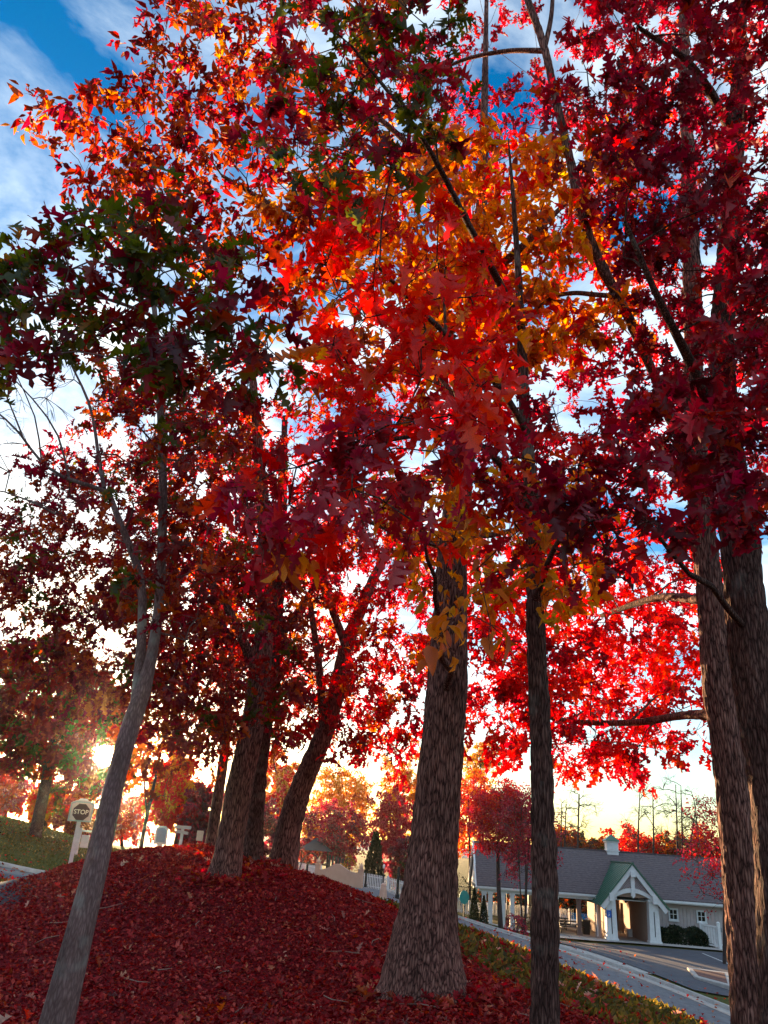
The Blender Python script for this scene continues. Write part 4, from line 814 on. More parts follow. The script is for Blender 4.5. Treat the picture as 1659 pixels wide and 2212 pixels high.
MB().box(-.9, -.75, .7, 9.5, 0, 2.55).box(1.35, 1.5, .7, 9.5, 0, 2.55).build('passage_wall', TAN, club)
MB().box(-.75, -.3, 9.4, 9.5, 0, 2.5).box(1.0, 1.35, 9.4, 9.5, 0, 2.5).build('passage_wall', TAN, club)
MB().box(-.75, 1.35, .7, 9.4, 2.5, 2.56).build('passage_ceiling', WHITE, club)
dw = MB().box(-.742, -.70, 3.2, 3.3, .5, 2.1).box(-.742, -.70, 4.5, 4.6, .5, 2.1).box(-.742, -.70, 3.3, 4.5, 2.0, 2.1).box(-.742, -.70, 3.3, 4.5, .5, .6).build('window', WHITE, club)
MB().box(-.738, -.72, 3.3, 4.5, .6, 2.0).build('pane', GLASS, dw)
dd = MB().box(.95, .99, 8.2, 9.0, 0, 2.1).build('door', TAN, club); MB().lathe([(.02, 0), (.03, .02), (.02, .05)], 8, (.93, 8.3, 1.0)).build('handle', BLACK, dd)
for q_ in ((-.6, -.3, 5.2, 5.5), (1.0, 1.3, 4.6, 5.1)): MB().box(*q_, 0, .5).build('bench', WHITE, club)
MB().lathe([(.05, 2.3), (.09, 2.32), (.07, 2.5)], 10, (.3, 2.0, 0)).build('ceiling_lamp', BLACK, club)
ap = (.33, 4.82); lft = (-1.95, 2.12); rgt = (2.61, 2.12); y0, yb = -.28, 6.2
rk = MB()
def slope_pt(t_, end, off=0):
    v = np.array(end) - np.array(ap); nrm = np.array([-v[1], v[0]]) / np.linalg.norm(v); nrm = nrm if nrm[1] < 0 else -nrm
    return np.array(ap) + v * t_ + nrm * off
for end in (lft, rgt):
    a0, a1, b1, b0 = slope_pt(0, end, .03), slope_pt(1, end, .03), slope_pt(1, end, .33), slope_pt(0, end, .33)
    b0 = np.array([ap[0], ap[1] - .46]); a0 = np.array([ap[0], ap[1] - .04])
    rk.prism([tuple(a0), tuple(a1), tuple(b1), tuple(b0)], y0, y0 + .16)
rk.build('bargeboard', WHITE, club)
for end, nm in ((lft, 'l'), (rgt, 'r')):
    m_ = MB(); p0, p1 = np.array(ap), np.array(end); up = slope_pt(0, end, -.06) - slope_pt(0, end, 0)
    m_.prism([tuple(p0), tuple(p1), tuple(p1 + up), tuple(p0 + np.array([0, .075]))], y0 - .08, yb)
    pr = m_.build('porch_roof', GREENMETAL, club)
    sm = MB()
    for k in range(15):
        y = y0 - .05 + k * .43
        q = [p0 + np.array([0, .07]), p1 + up, p1 + up * 1.9, p0 + np.array([0, .125])]
        sm.prism([tuple(v) for v in q], y, y + .045)
    sm.build('standing_seam', GREENMETAL, pr, kind='stuff')
MB().box(ap[0] - .1, ap[0] + .1, y0 - .09, yb, ap[1] + .06, ap[1] + .12).build('ridge_cap', GREENMETAL, club)
# truss
MB().box(.2, .46, -.16, .12, 3.0, 4.4).prism([(.2, 3.0), (.46, 3.0), (.46, 2.85), (.33, 2.7), (.2, 2.85)], -.16, .12).build('king_post', WHITE, club)
MB().box(.17, .49, -.4, -.285, 4.02, 4.36).build('bracket', WHITE, club)
for x in (-1.18, 1.72): MB().box(x - .15, x + .15, -.4, .05, 2.45, 2.95).build('bracket', WHITE, club)
arc = []; 
for k in range(13):
    u_ = -1 + k / 6; arc.append((.3 + u_ * 1.3, 2.62 + .42 * (1 - u_**2)))
for k in range(12, -1, -1):
    u_ = -1 + k / 6; arc.append((.3 + u_ * 1.3, 2.86 + .46 * (1 - u_**2)))
am = MB()
for k in range(12):
    am.add([(arc[k][0], -.1, arc[k][1]), (arc[k + 1][0], -.1, arc[k + 1][1]), (arc[24 - k][0], -.1, arc[24 - k][1]), (arc[25 - k][0], -.1, arc[25 - k][1]), (arc[k][0], .1, arc[k][1]), (arc[k + 1][0], .1, arc[k + 1][1]), (arc[24 - k][0], .1, arc[24 - k][1]), (arc[25 - k][0], .1, arc[25 - k][1])], [(0, 1, 2, 3), (7, 6, 5, 4), (0, 4, 5, 1), (3, 2, 6, 7)] + ([(0, 3, 7, 4)] if k == 0 else []) + ([(1, 5, 6, 2)] if k == 11 else []))
am.build('arched_beam', WHITE, club)
lt = MB()
def inside_l(x, z):
    top = ap[1] - .42 - abs(x - ap[0]) * (4.82 - 2.12) / 2.28; u_ = (x - .3) / 1.3
    return z < top and z > 2.84 + .46 * (1 - min(u_ * u_, 1)) and abs(x - .33) > .1
for s_ in (1, -1):
    for k in range(-24, 40):
        c0 = k * .155; seg = None; last = None
        for j in range(70):
            x = -1.5 + j * .053; z = c0 + s_ * x * 1.0 + 2.0 + (0 if s_ > 0 else 1.0)
            if inside_l(x, z):
                if seg is None: seg = (x, z)
                last = (x, z)
            elif seg is not None:
                if last[0] - seg[0] > .06: lt.bar((seg[0], .02 + .016 * s_, seg[1]), (last[0], .02 + .016 * s_, last[1]), .045, .014)
                seg = None
LATT = surf('lattice_paint', (.50, .42, .45), (.42, .35, .38), scale=5, rough=.7)
lt.build('lattice', LATT, club, kind='stuff')
MB().prism([(-1.3, 2.75), (1.9, 2.75), (.33, 4.5)], .16, .2).build('gable_back', TAN, club)
dp = MB(); dp.tube([(-1.75, 1.6, 2.1), (-1.78, 1.75, 1.95), (-1.72, 1.9, 1.85), (-1.72, 1.9, .1)], .045, 8); dp.build('downspout', WHITE, club)
# cupola
cu = MB().box(.2, 1.06, 6.57, 7.43, 4.9, 6.25).box(.14, 1.12, 6.51, 7.49, 5.62, 5.7).box(.12, 1.14, 6.49, 7.51, 6.25, 6.36).build('cupola', WHITE, club)
lv_ = MB()
for k in range(5): lv_.hexa([(.3, 6.53, 5.76 + k * .09), (.96, 6.53, 5.76 + k * .09), (.96, 6.565, 5.82 + k * .09), (.3, 6.565, 5.82 + k * .09), (.3, 6.53, 5.775 + k * .09), (.96, 6.53, 5.775 + k * .09), (.96, 6.565, 5.835 + k * .09), (.3, 6.565, 5.835 + k * .09)])
lv_.build('louvre', WHITE, cu)
MB().add([(.02, 6.39, 6.362), (1.24, 6.39, 6.362), (1.24, 7.61, 6.362), (.02, 7.61, 6.362), (.63, 7.0, 6.85)], [(3, 2, 1, 0), (0, 1, 4), (1, 2, 4), (2, 3, 4), (3, 0, 4)]).build('cupola_roof', GREENMETAL, cu)

# forecourt
def patch(name, mat, pts, h=.03):
    """paved polygon lying on the land: pts are world x,y corners of a quad, subdivided"""
    n = 14; s_, t_ = np.meshgrid(np.linspace(0, 1, n), np.linspace(0, 1, n)); a, b, c, d = [np.array(p, float) for p in pts]
    xy = ((1 - s_) * (1 - t_))[..., None] * a + (s_ * (1 - t_))[..., None] * b + (s_ * t_)[..., None] * c + ((1 - s_) * t_)[..., None] * d
    z = Hs(xy.reshape(-1, 2)) + h; i, k = np.meshgrid(np.arange(n - 1), np.arange(n - 1), indexing='ij')
    q = np.stack([i * n + k, i * n + k + 1, (i + 1) * n + k + 1, (i + 1) * n + k], -1).reshape(-1, 4)
    o = bpy.data.objects.new(name, tri_mesh(name, np.c_[xy.reshape(-1, 2), z], q, [mat])); return link(o, kind='structure')
patch('car_park', ASPH2, [(15.0, 38.5), (40, 31), (40, 55.2), (11.4, 56.4)], .06)
ribbon('driveway_apron', CONC, [(p[0] - 2.7, p[1] - 1.4) for p in (pfar[0] * .8 + pfar[1] * .2, pfar[0] * .3 + pfar[1] * .7, pfar[1], pfar[1] * .62 + pfar[2] * .38)], -6.6, -3.96, .03, cut=False, depth=.3)
patch('pavement', CONC, [(8.6, 57.9), (40, 55.3), (40, 56.9), (8.6, 59.4)], .11)
for k in range(4):
    x = 21.5 + k * 2.9; patch('painted_line', PAINT, [(x, 49.8), (x + .1, 49.8), (x + .5, 54.6), (x + .4, 54.6)], .066)
isl = MB(); ip = [D(1483, 2083, 45.5), D(1575, 2103, 44.5), D(1585, 2128, 39.5), D(1500, 2104, 42)]
zi = max(hz(p[0], p[1]) for p in ip) + .02
isl.add([(p[0], p[1], zi - .4) for p in ip] + [(p[0], p[1], zi + .14) for p in ip], [(0, 1, 2, 3), (7, 6, 5, 4), (0, 4, 5, 1), (1, 5, 6, 2), (2, 6, 7, 3), (3, 7, 4, 0)])
isl.build('kerb_island', CONC, bevel=.03, kind='structure')
cc = sum(ip) / 4; bed = MB(); bed.add([tuple(cc * .25 + p * .75 + np.array([0, 0, 0]))[:2] + (zi + .145,) for p in ip], [(0, 1, 2, 3)]); bed.build('mulch_bed', surf('brown_mulch', (.14, .06, .05), (.08, .03, .03), scale=14, rough=.95), kind='structure')
hd = shrub('hedge', 'rounded dark green hedge against the clubhouse wall right of the porch', 0, 0, 0, 0, 0, ['conifer'], n=9000, size=.15, flatx=.42, world=(tuple(cw(3.95, 1.5, -.02)), 1.95, 1.02))

# ---------------------------------------------------------------- furniture round the clubhouse
def place(name, u, b, z, rz=0, **kw): return empty(name, cw(u, b, z), YAW + rz, **kw)
# white gate fence at the right
gf = place('gate_fence', 5.1, 1.2, -.05, label='white vinyl fence panel with square posts beside the hedge', cat='fence')
MB().box(.68, .86, -1.3, -1.12, -.35, 1.62).lathe([(.13, 1.62), (.13, 1.66), (.02, 1.74)], 4, (.77, -1.21, 0)).build('post', WHITE, gf)
MB().box(-.09, .09, -.09, .09, -.2, 1.5).lathe([(.13, 1.5), (.13, 1.54), (.02, 1.62)], 4, (0, 0, 0)).build('post', WHITE, gf)
MB().bar((.06, -.1, 1.42), (.74, -1.14, 1.38), .1, .12).bar((.06, -.1, .3), (.74, -1.14, .25), .1, .12).build('rail', WHITE, gf)
for k in range(6):
    f_ = (k + .5) / 6; x, y = .06 + .68 * f_, -.1 - 1.04 * f_
    MB().box(x - .07, x + .07, y - .02, y + .02, .36, 1.33).build('board', WHITE, gf)
def picnic(u, b, rz, lb):
    t_ = place('picnic_table', u, b, .0, rz, label=lb, cat='picnic table', group='dark picnic tables under the pavilion')
    for k in range(4): MB().box(-.95, .95, -.36 + k * .185, -.36 + k * .185 + .17, .72, .77).build('plank', BLACK, t_)
    for s_ in (-1, 1): MB().box(-.95, .95, s_ * .72 - .13, s_ * .72 + .13, .43, .48).build('bench', BLACK, t_)
    for x in (-.7, .7): MB().bar((x, -.6, 0), (x, -.15, .72), .06).bar((x, .6, 0), (x, .15, .72), .06).bar((x, -.75, .4), (x, .75, .4), .06).build('leg_frame', BLACK, t_)
picnic(-3.35, 4.0, rad(4), 'dark picnic table under the pavilion nearest the porch'); picnic(-3.9, 6.4, rad(-3), 'dark picnic table deeper in the pavilion behind the nearest one'); picnic(-6.4, 4.6, rad(2), 'dark picnic table in the left bay of the pavilion')
tb = place('litter_bin', -2.15, 3.9, 0, label='black square bin beside the brown pavilion post', cat='bin'); MB().hexa([(-.22, -.22, 0), (.22, -.22, 0), (.22, .22, 0), (-.22, .22, 0), (-.27, -.27, .85), (.27, -.27, .85), (.27, .27, .85), (-.27, .27, .85)]).build('bin_body', BLACK, tb); MB().box(-.29, .29, -.29, .29, .855, .92).build('lid', BLACK, tb)
def chair(u, b, rz, lb):
    t_ = place('pool_chair', u, b, 0, rz, label=lb, cat='chair', group='white chairs on the pool deck')
    MB().box(-.27, .27, -.27, .27, .38, .42).build('seat', PLASTIC, t_); MB().hexa([(-.27, .25, .42), (.27, .25, .42), (.27, .29, .42), (-.27, .29, .42), (-.27, .4, .95), (.27, .4, .95), (.27, .44, .95), (-.27, .44, .95)]).build('backrest', PLASTIC, t_)
    for x in (-.24, .24):
        for y in (-.24, .24): MB().box(x - .02, x + .02, y - .02, y + .02, 0, .38).build('leg', PLASTIC, t_)
for k, w_ in enumerate(['leftmost', 'second from the left', 'third from the left', 'fourth from the left', 'fourth from the right', 'third from the right', 'second from the right', 'rightmost']):
    chair(-8.9 + k * .98 + rng.uniform(-.1, .1), 13.2 + (k % 3) * 1.3, rng.uniform(-1.5, 1.5), 'white pool chair behind the pavilion, ' + w_ + ' of eight')
pool = MB().box(-14, 3, 17.5, 26, -.06, .05).build('pool', WATER, kind='structure'); pool.location = CBL; pool.rotation_euler = (0, 0, YAW)
deck = MB().box(-16, 10, 12.0, 17.5, -.3, .03).build('pool_deck', CONC, kind='structure'); deck.location = CBL; deck.rotation_euler = (0, 0, YAW)
def picket_fence(label, a, b, pitch=.14, h=1.05, post_every=2.2, group='white picket fences', z_at=None):
    a = np.array(a, float); b = np.array(b, float); d = b - a; L_ = np.linalg.norm(d[:2]); rz = math.atan2(d[1], d[0]); z0 = z_at if z_at is not None else hz(a[0], a[1])
    t_ = empty('picket_fence', (a[0], a[1], z0), rz, label=label, cat='fence', group=group)
    zf = lambda s_: (0 if z_at is not None else hz(*(a[:2] + d[:2] * s_ / L_)) - z0)
    pk = MB(); n = int(L_ / pitch)
    for k in range(n):
        s_ = k * pitch; z = zf(s_); pk.box(s_, s_ + .075, -.012, .012, z + .08, z + h)
    pk.build('picket', WHITE, t_, kind='stuff')
    m = max(1, round(L_ / post_every)); rl = MB()
    for k in range(m + 1):
        s_ = L_ * k / m; z = zf(s_); MB().box(s_ - .06, s_ + .06, .015, .135, z - .1, z + h + .1).build('post', WHITE, t_)
        if k < m:
            s2 = L_ * (k + 1) / m; z2 = zf(s2)
            for hh in (.22, h - .16): rl.bar((s_ + .06, .05, z + hh), (s2 - .06, .05, z2 + hh), .05, .08)
    rl.build('rail', WHITE, t_)
    return t_
A = D(640, 1880, 70); B = D(690, 1890, 68); picket_fence('white picket fence left of the cream entrance wall', A, B)
A = D(774, 1912, 66); B = D(900, 1938, 64); picket_fence('white picket fence right of the cream entrance wall, behind the swing', A, B)
A = D(552, 1868, 70); B = D(590, 1872, 70); picket_fence('short stretch of white fence between the close pair and the leaning trunk', A, B)
A = cw(-13.5, 6, 0); B = cw(-10.0, 5.6, 0); picket_fence('white picket fence beside the small cone evergreens', A, B)
A = cw(-10, 12.2, 0); B = cw(-1.8, 12.2, 0); picket_fence('white picket fence at the pool edge seen through the pavilion', A, B, z_at=FZ)
def iron_fence(label, a, b, h=1.25, z_at=None):
    a = np.array(a, float); b = np.array(b, float); d = b - a; L_ = np.linalg.norm(d[:2]); z0 = z_at if z_at is not None else hz(a[0], a[1])
    t_ = empty('iron_fence', (a[0], a[1], z0), math.atan2(d[1], d[0]), label=label, cat='fence', group='black iron fences')
    m_ = MB(); [m_.box(s_, s_ + .02, 0, .02, .05, h) for s_ in np.arange(0, L_, .13)]; m_.build('picket', BLACK, t_, kind='stuff')
    for k in range(int(L_ / 2) + 1): MB().box(2 * k - .035, 2 * k + .035, -.06, -.003, -.1, 2.2 if k % 2 == 0 else h + .1).build('post', BLACK, t_)
    MB().box(0, L_, -.002, .022, h, h + .04).build('rail', BLACK, t_)
iron_fence('black iron fence behind the picnic tables', cw(-7.2, 9.6, 0), cw(-1.9, 9.6, 0), z_at=FZ)
iron_fence('black iron fence beside the teal round sign', cw(-14, 4.5, 0), cw(-10.6, 4.5, 0))
def at_land(x, y, Y): p = D(x, y, Y); return np.array([p[0], p[1], hz(p[0], p[1])]), p[2]
TEAL = surf('teal_paint', (.02, .30, .27), (.015, .24, .22), scale=3, rough=.4)
p, _ = at_land(1002, 1975, 57.5); zt = D(1000, 1938, 57.5)[2] - p[2]
t_ = empty('round_sign', p, label='small teal round sign on a dark post beside the cone evergreens', cat='sign')
MB().tube([(0, .05, -.1), (0, .05, zt + .3)], .035, 8).build('post', BLACK, t_); dsc = MB().prism([(.33 * math.cos(k * math.pi / 8), zt + .42 * math.sin(k * math.pi / 8)) for k in range(16)], -.03, .0); dsc.build('sign_disc', TEAL, t_)

# ---------------------------------------------------------------- entrance wall, bollard, playground
pL, pR = D(684, 1905, 62), D(777, 1924, 61)
zL, zR = hz(pL[0], pL[1]), hz(pR[0], pR[1]); zb = min(zL, zR, D(777, 1924, 61)[2]) ; Lw = np.linalg.norm((pR - pL)[:2])
ew = empty('entrance_wall', (pL[0], pL[1], zb), math.atan2((pR - pL)[1], (pR - pL)[0]), label='cream entrance wall with arched top between two posts with pointed caps', cat='wall')
H1 = D(684, 1861, 62)[2] - zb; pts = [(.14, -.4), (Lw - .14, -.4)]
for k in range(25):
    s_ = 1 - k / 24; x = .14 + (Lw - .28) * s_; e_ = math.exp(-((s_ - .45) / .24)**2)
    pts.append((x, H1 * .68 + H1 * .30 * e_))
MB().prism(pts, -.11, .11).build('wall_panel', CREAM, ew)
for x, dz in ((0, 0), (Lw, -.12)):
    pp = MB().box(x - .16, x + .16, -.16, .16, -.5, H1 * .88 + dz).box(x - .2, x + .2, -.2, .2, H1 * .88 + dz, H1 * .88 + dz + .07).build('post', CREAM, ew)
    MB().lathe([(.10, 0), (.17, .09), (.15, .2), (.06, .33), (.01, .42)], 12, (x, 0, H1 * .88 + dz + .07)).build('finial', CREAM, pp)
p, _ = at_land(827, 1942, 55); zt = D(829, 1907, 55)[2] - p[2]
PEACH = surf('peach_paint', (.62, .36, .27), (.54, .30, .22), scale=3, rough=.6)
t_ = empty('bollard', p, label='pale peach rounded bollard by the road left of the central trunk', cat='bollard'); MB().lathe([(.26, 0), (.25, .1), (.22, zt * .6), (.17, zt * .8), (.2, zt * .83), (.15, zt * .93), (.04, zt)], 12).build('bollard_body', PEACH, t_)
SLATE = surf('slate_blue_paint', (.035, .038, .046), (.025, .028, .034), scale=3, rough=.5)
p, _ = at_land(712, 1895, 76)
pg = empty('play_tower', p, label='playground tower with slate blue pyramid roof behind the entrance wall', cat='playground')
h0 = D(690, 1838, 76)[2] - p[2]; wd = 1.15
for x in (-2.6, -2.6 + 2 * wd):
    for y in (-wd, wd): MB().box(x - .07, x + .07, y - .07, y + .07, -.1, h0).build('post', BLACK, pg)
xc = -2.6 + wd
MB().add([(xc - wd - .35, -wd - .35, h0), (xc + wd + .35, -wd - .35, h0), (xc + wd + .35, wd + .35, h0), (xc - wd - .35, wd + .35, h0), (xc, 0, h0 + 1.1)], [(3, 2, 1, 0), (0, 1, 4), (1, 2, 4), (2, 3, 4), (3, 0, 4)]).build('roof', SLATE, pg)
MB().box(xc - wd, xc + wd, -wd, wd, 1.1, 1.2).build('deck', BLACK, pg)
for k in range(7): MB().box(xc + wd + .1 + k * .3, xc + wd + .28 + k * .3, -.9, -.84, .4, 2.0 - .05 * k).build('panel', SLATE, pg)
sl = MB(); sl.hexa([(xc - .3, -wd, 1.15), (xc + .3, -wd, 1.15), (xc + .3, -wd - 2.2, .2), (xc - .3, -wd - 2.2, .2), (xc - .3, -wd, 1.22), (xc + .3, -wd, 1.22), (xc + .3, -wd - 2.2, .27), (xc - .3, -wd - 2.2, .27)]); sl.build('slide', SLATE, pg)
p, _ = at_land(668, 1898, 70); ar = empty('climbing_arch', p, label='dark arched climber behind the left end of the entrance wall', cat='playground')
for y in (-.4, .4): MB().tube([(.9 * math.cos(a_), y, 1.9 * math.sin(a_)) for a_ in np.linspace(0, math.pi, 15)], .05, 6).build('arch', BLACK, ar)
for a_ in np.linspace(.3, 2.84, 8): MB().tube([(.9 * math.cos(a_), -.4, 1.9 * math.sin(a_)), (.9 * math.cos(a_), .4, 1.9 * math.sin(a_))], .03, 5).build('rung', BLACK, ar)
pa, _ = at_land(772, 1915, 69); pb, _ = at_land(806, 1920, 68)
sw = empty('swing_frame', pa, math.atan2(pb[1] - pa[1], pb[0] - pa[0]), label='dark swing frame with splayed legs behind the right fence', cat='playground')
Ls = np.linalg.norm((pb - pa)[:2]); hs = D(790, 1886, 68.5)[2] - pa[2]
MB().tube([(0, 0, hs), (Ls, 0, hs)], .06, 8).build('top_bar', BLACK, sw)
for x in (0, Ls):
    for y in (-.9, .9): MB().tube([(x, 0, hs), (x + (.3 if x else -.3), y, -.05)], .05, 6).build('leg', BLACK, sw)
for k in range(2):
    x = Ls * (.33 + .34 * k); s_ = MB().box(x - .22, x + .22, -.1, .1, .5, .54).build('swing_seat', BLACK, sw); MB().tube([(x - .2, 0, .54), (x - .2, 0, hs)], .015, 4).tube([(x + .2, 0, .54), (x + .2, 0, hs)], .015, 4).build('chain', BLACK, s_)
def lamp_post(lb, x, y, Y, top, r=.06, globe=False):
    p, _ = at_land(x, y, Y); h = D(x, top, Y)[2] - p[2]
    t_ = empty('dark_post', p, label=lb, cat='post', group='dark posts along the road'); MB().lathe([(r * 1.6, -.1), (r * 1.5, .25), (r, .3), (r * .85, h)], 10).build('shaft', BLACK, t_)
    if globe: MB().lathe([(.03, h), (.08, h + .06), (.09, h + .2), (.03, h + .3)], 10).build('post_cap', WHITE, t_)
lamp_post('dark post with a pale cap behind the peach bollard', 826, 1930, 62, 1876, .06, True); lamp_post('thicker dark post beside the central trunk left of it', 858, 1938, 60, 1872, .10); lamp_post('dark post in front of the picket fence below the swing', 789, 1918, 65, 1885, .08); lamp_post('dark post at the left end of the fence beside the entrance wall', 662, 1890, 66, 1862, .1)

# ---------------------------------------------------------------- signs
SIGNP = surf('sign_panel', (.46, .29, .29), (.39, .24, .24), scale=4, rough=.6); SIGNW = surf('sign_post_paint', (.58, .41, .40), (.50, .34, .33), scale=6, rough=.65)
STOPM = surf('stop_red', (.05, .012, .016), (.04, .010, .012), scale=5, rough=.5)
def text_mesh(txt, size, mat, parent, loc, name='lettering', depth=.004):
    cu_ = bpy.data.curves.new('lettering', 'FONT'); cu_.body = txt; cu_.size = size; cu_.align_x = 'CENTER'; cu_.align_y = 'CENTER'; cu_.extrude = depth; cu_.offset = size * .012
    tmp = bpy.data.objects.new('tmp', cu_); COL.objects.link(tmp); dg = bpy.context.evaluated_depsgraph_get(); me = bpy.data.meshes.new_from_object(tmp.evaluated_get(dg)); bpy.data.objects.remove(tmp); bpy.data.curves.remove(cu_)
    me.name = name; me.materials.clear(); me.materials.append(mat); o = bpy.data.objects.new(name, me); o.location = loc; o.rotation_euler = (rad(90), 0, 0); return link(o, parent)
p, _ = at_land(150, 1862, 33); ztop = D(180, 1727, 33)[2]; zbot = D(172, 1775, 33)[2]; px = D(176, 1750, 33)[0]
st_ = empty('stop_sign', (px, p[1], p[2]), rad(20), label='stop sign with white framed panel on a square white post', cat='sign')
h1, h0 = ztop - p[2], zbot - p[2]; hw = .44
MB().box(-.075, .075, .0, .15, -.2, h0 + .3).build('post', SIGNW, st_)
MB().prism([(-hw, h0), (hw, h0), (hw, h1 - .14), (hw * .55, h1 - .04), (-hw * .55, h1 - .04), (-hw, h1 - .14)], -.05, -.003).build('panel', SIGNP, st_)
fr = MB(); zt_ = h1 - .14
for a_, b_ in [((-hw + .03, h0 + .03), (hw - .03, h0 + .03)), ((hw - .03, h0 + .03), (hw - .03, zt_ - .03)), ((-hw + .03, h0 + .03), (-hw + .03, zt_ - .03)), ((-hw + .03, zt_ - .03), (-hw * .55, h1 - .1)), ((hw - .03, zt_ - .03), (hw * .55, h1 - .1)), ((-hw * .55, h1 - .1), (hw * .55, h1 - .1))]: fr.bar((a_[0], -.06, a_[1]), (b_[0], -.06, b_[1]), .05, .025)
fr.build('frame', GREYBOX, st_); MB().prism([(-.2, h1 - .04), (.2, h1 - .04), (.12, h1 + .03), (-.12, h1 + .03)], -.04, -.01).build('cap', SIGNW, st_)
zc_ = (h0 + zt_) / 2 + .01; oc = MB().prism([(.33 * math.cos(math.pi / 8 + k * math.pi / 4), zc_ + .33 * math.sin(math.pi / 8 + k * math.pi / 4)) for k in range(8)], -.066, -.052).build('octagon', STOPM, st_)
text_mesh('STOP', .23, SIGNW, oc, (0, -.07, zc_))
# small hanging sign beyond the stop sign
p, _ = at_land(166, 1835, 40); h = D(172, 1788, 40)[2] - p[2]
t_ = empty('hanging_sign', p, rad(10), label='small white post with arm and hanging panel seen beside the stop post', cat='sign')
MB().box(-.06, .06, -.06, .06, -.1, h).build('post', SIGNW, t_); MB().box(.06, .5, -.03, .03, h - .16, h - .08).build('arm', SIGNW, t_); MB().box(.1, .46, -.02, .02, h - .85, h - .3).build('hanging_panel', SIGNW, t_); MB().box(.15, .17, -.01, .01, h - .3, h - .16).box(.4, .42, -.01, .01, h - .3, h - .16).build('hook', BLACK, t_)
# framed notice sign
p, _ = at_land(342, 1842, 36); h1 = D(348, 1784, 36)[2] - p[2]; h0 = D(344, 1822, 36)[2] - p[2]
t_ = empty('notice_sign', p, rad(12), label='white framed sign with grey panel rising behind the mound', cat='sign')
MB().box(-.11, .11, -.05, .07, -.1, h0).build('post', SIGNW, t_); MB().prism([(-.26, h0 - .03), (.26, h0 - .03), (.26, h1 - .11), (.14, h1), (-.14, h1), (-.26, h1 - .11)], -.05, .05).build('panel', SIGNW, t_); MB().prism([(-.19, h0 + .05), (.19, h0 + .05), (.19, h1 - .16), (.1, h1 - .08), (-.1, h1 - .08), (-.19, h1 - .16)], -.07, -.052).build('notice', surf('slate_notice', (.22, .21, .27), (.18, .17, .22), scale=4, rough=.5), t_)
# street name post
p, _ = at_land(387, 1840, 36); h1 = D(393, 1786, 36)[2] - p[2]
t_ = empty('street_name_sign', p, rad(8), label='white post with two crossed street name blades behind the mound', cat='sign')
MB().box(-.06, .06, -.06, .06, -.1, h1 - .05).build('post', SIGNW, t_); MB().box(-.35, .35, -.08, -.062, h1 - .08, h1 + .05).build('name_blade', SIGNP, t_); bl = MB().box(-.29, .29, -.02, .0, 0, .12).build('name_blade', SIGNP, t_); bl.location = (0, -.09, h1 - .27); bl.rotation_euler = (0, rad(6), rad(35))
p, _ = at_land(426, 1845, 36); h1 = D(428, 1794, 36)[2] - p[2]
t_ = empty('parking_sign', p, rad(6), label='small pale rectangular sign on two thin posts left of the mound trunks', cat='sign')
MB().box(-.12, -.09, -.02, .02, -.1, h1 - .02).box(.09, .12, -.02, .02, -.1, h1 - .02).build('post', BLACK, t_); MB().box(-.14, .14, -.04, -.022, h1 - .4, h1).build('sign_plate', PEACH, t_)

# ---------------------------------------------------------------- what lies on the ground
def scatter_xy(n, x, y, keep=None):
    q = np.c_[rng.uniform(*x, n), y[0] + (y[1] - y[0]) * rng.random(n)**1.35]
    return q if keep is None else q[keep(q)]
def normals(xy, e=.08):
    z = Hs(xy); gx_ = (Hs(xy + [e, 0]) - z) / e; gy_ = (Hs(xy + [0, e]) - z) / e
    return z, np.c_[-gx_, -gy_, np.ones(len(xy))]
def lay(n, x, y, kind, pals, size, tilt, dens, name, lift=.012):
    q = scatter_xy(n, x, y); q = q[rng.random(len(q)) < dens(q)]; z, nn = normals(q); k = len(q)
    d = unit(k); d[:, 2] *= tilt; sz = size * rng.uniform(.6, 1.25, k)
    lv = Leaves(); nm = list(pals); w_ = np.array([pals[v] for v in nm], float); w_ /= w_.sum()
    lv.add(np.c_[q, z + lift + rng.random(k) * .02], d + nn * rng.normal(0, tilt, k)[:, None] + nn * .1, nn + unit(k) * tilt, sz, kind, list(rng.choice(nm, k, p=w_)), rng.random(k)); lv.done(False)
    return lv
onl = lambda q: lawn_w(q)
def clump(q):
    """drifts: where wind has heaped leaves and where it has swept them off"""
    x, y = q[:, 0], q[:, 1]; v = np.sin(1.9 * x + .7 * y + 1) * np.sin(1.3 * y - .8 * x) + .6 * np.sin(4.1 * x - 2.2 * y) * np.sin(3.3 * y + 1.7 * x + 2); return np.clip(.5 + .75 * v, .06, 1.5)
path_clear = lambda q: 1 - .55 * ((q[:, 0] < -5.2) & (q[:, 1] < 20))
st_lv = lay(170000, (-6, 7.5), (5.2, 21), 'far', {'straw': 5, 'litter': 1, 'maroon': .8}, .055, .35, lambda q: 1 - .9 * onl(q), 'mulch')
g = bpy.data.objects.new('mulch', st_lv.mesh('mulch', np.ones(len(st_lv.p), bool))); link(g, kind='stuff')
fl = lay(26000, (-11, 11), (5.2, 24), 'mid', {'litter': 5, 'crimson': 1.2, 'red': .6, 'rust': 1.6, 'maroon': 1.5, 'pale': .9}, .115, .55, lambda q: (.26 * clump(q) + .16 * onl(q)) * path_clear(q), 'fallen leaves')
dd_ = (fl.p - CAMPOS) @ _F; vv = fl.p - CAMPOS; pxx = 384 + FPX * (vv @ _R) / dd_; pyy = 512 - FPX * (vv @ _U) / dd_
vis = (pxx > 0) & (pxx < 768) & (pyy > 0) & (pyy < 1023); app = np.where(vis, fl.s / dd_, 0); top = np.argsort(-app)[:300]
sel = np.ones(len(fl.p), bool); sel[top] = False
for i_ in top:
    o = fl.single(i_, None, 'fallen_leaf'); o.data = leaf_obj_mesh('oak', int(fl.var[i_]), str(fl.pal[i_])); o.parent = ground
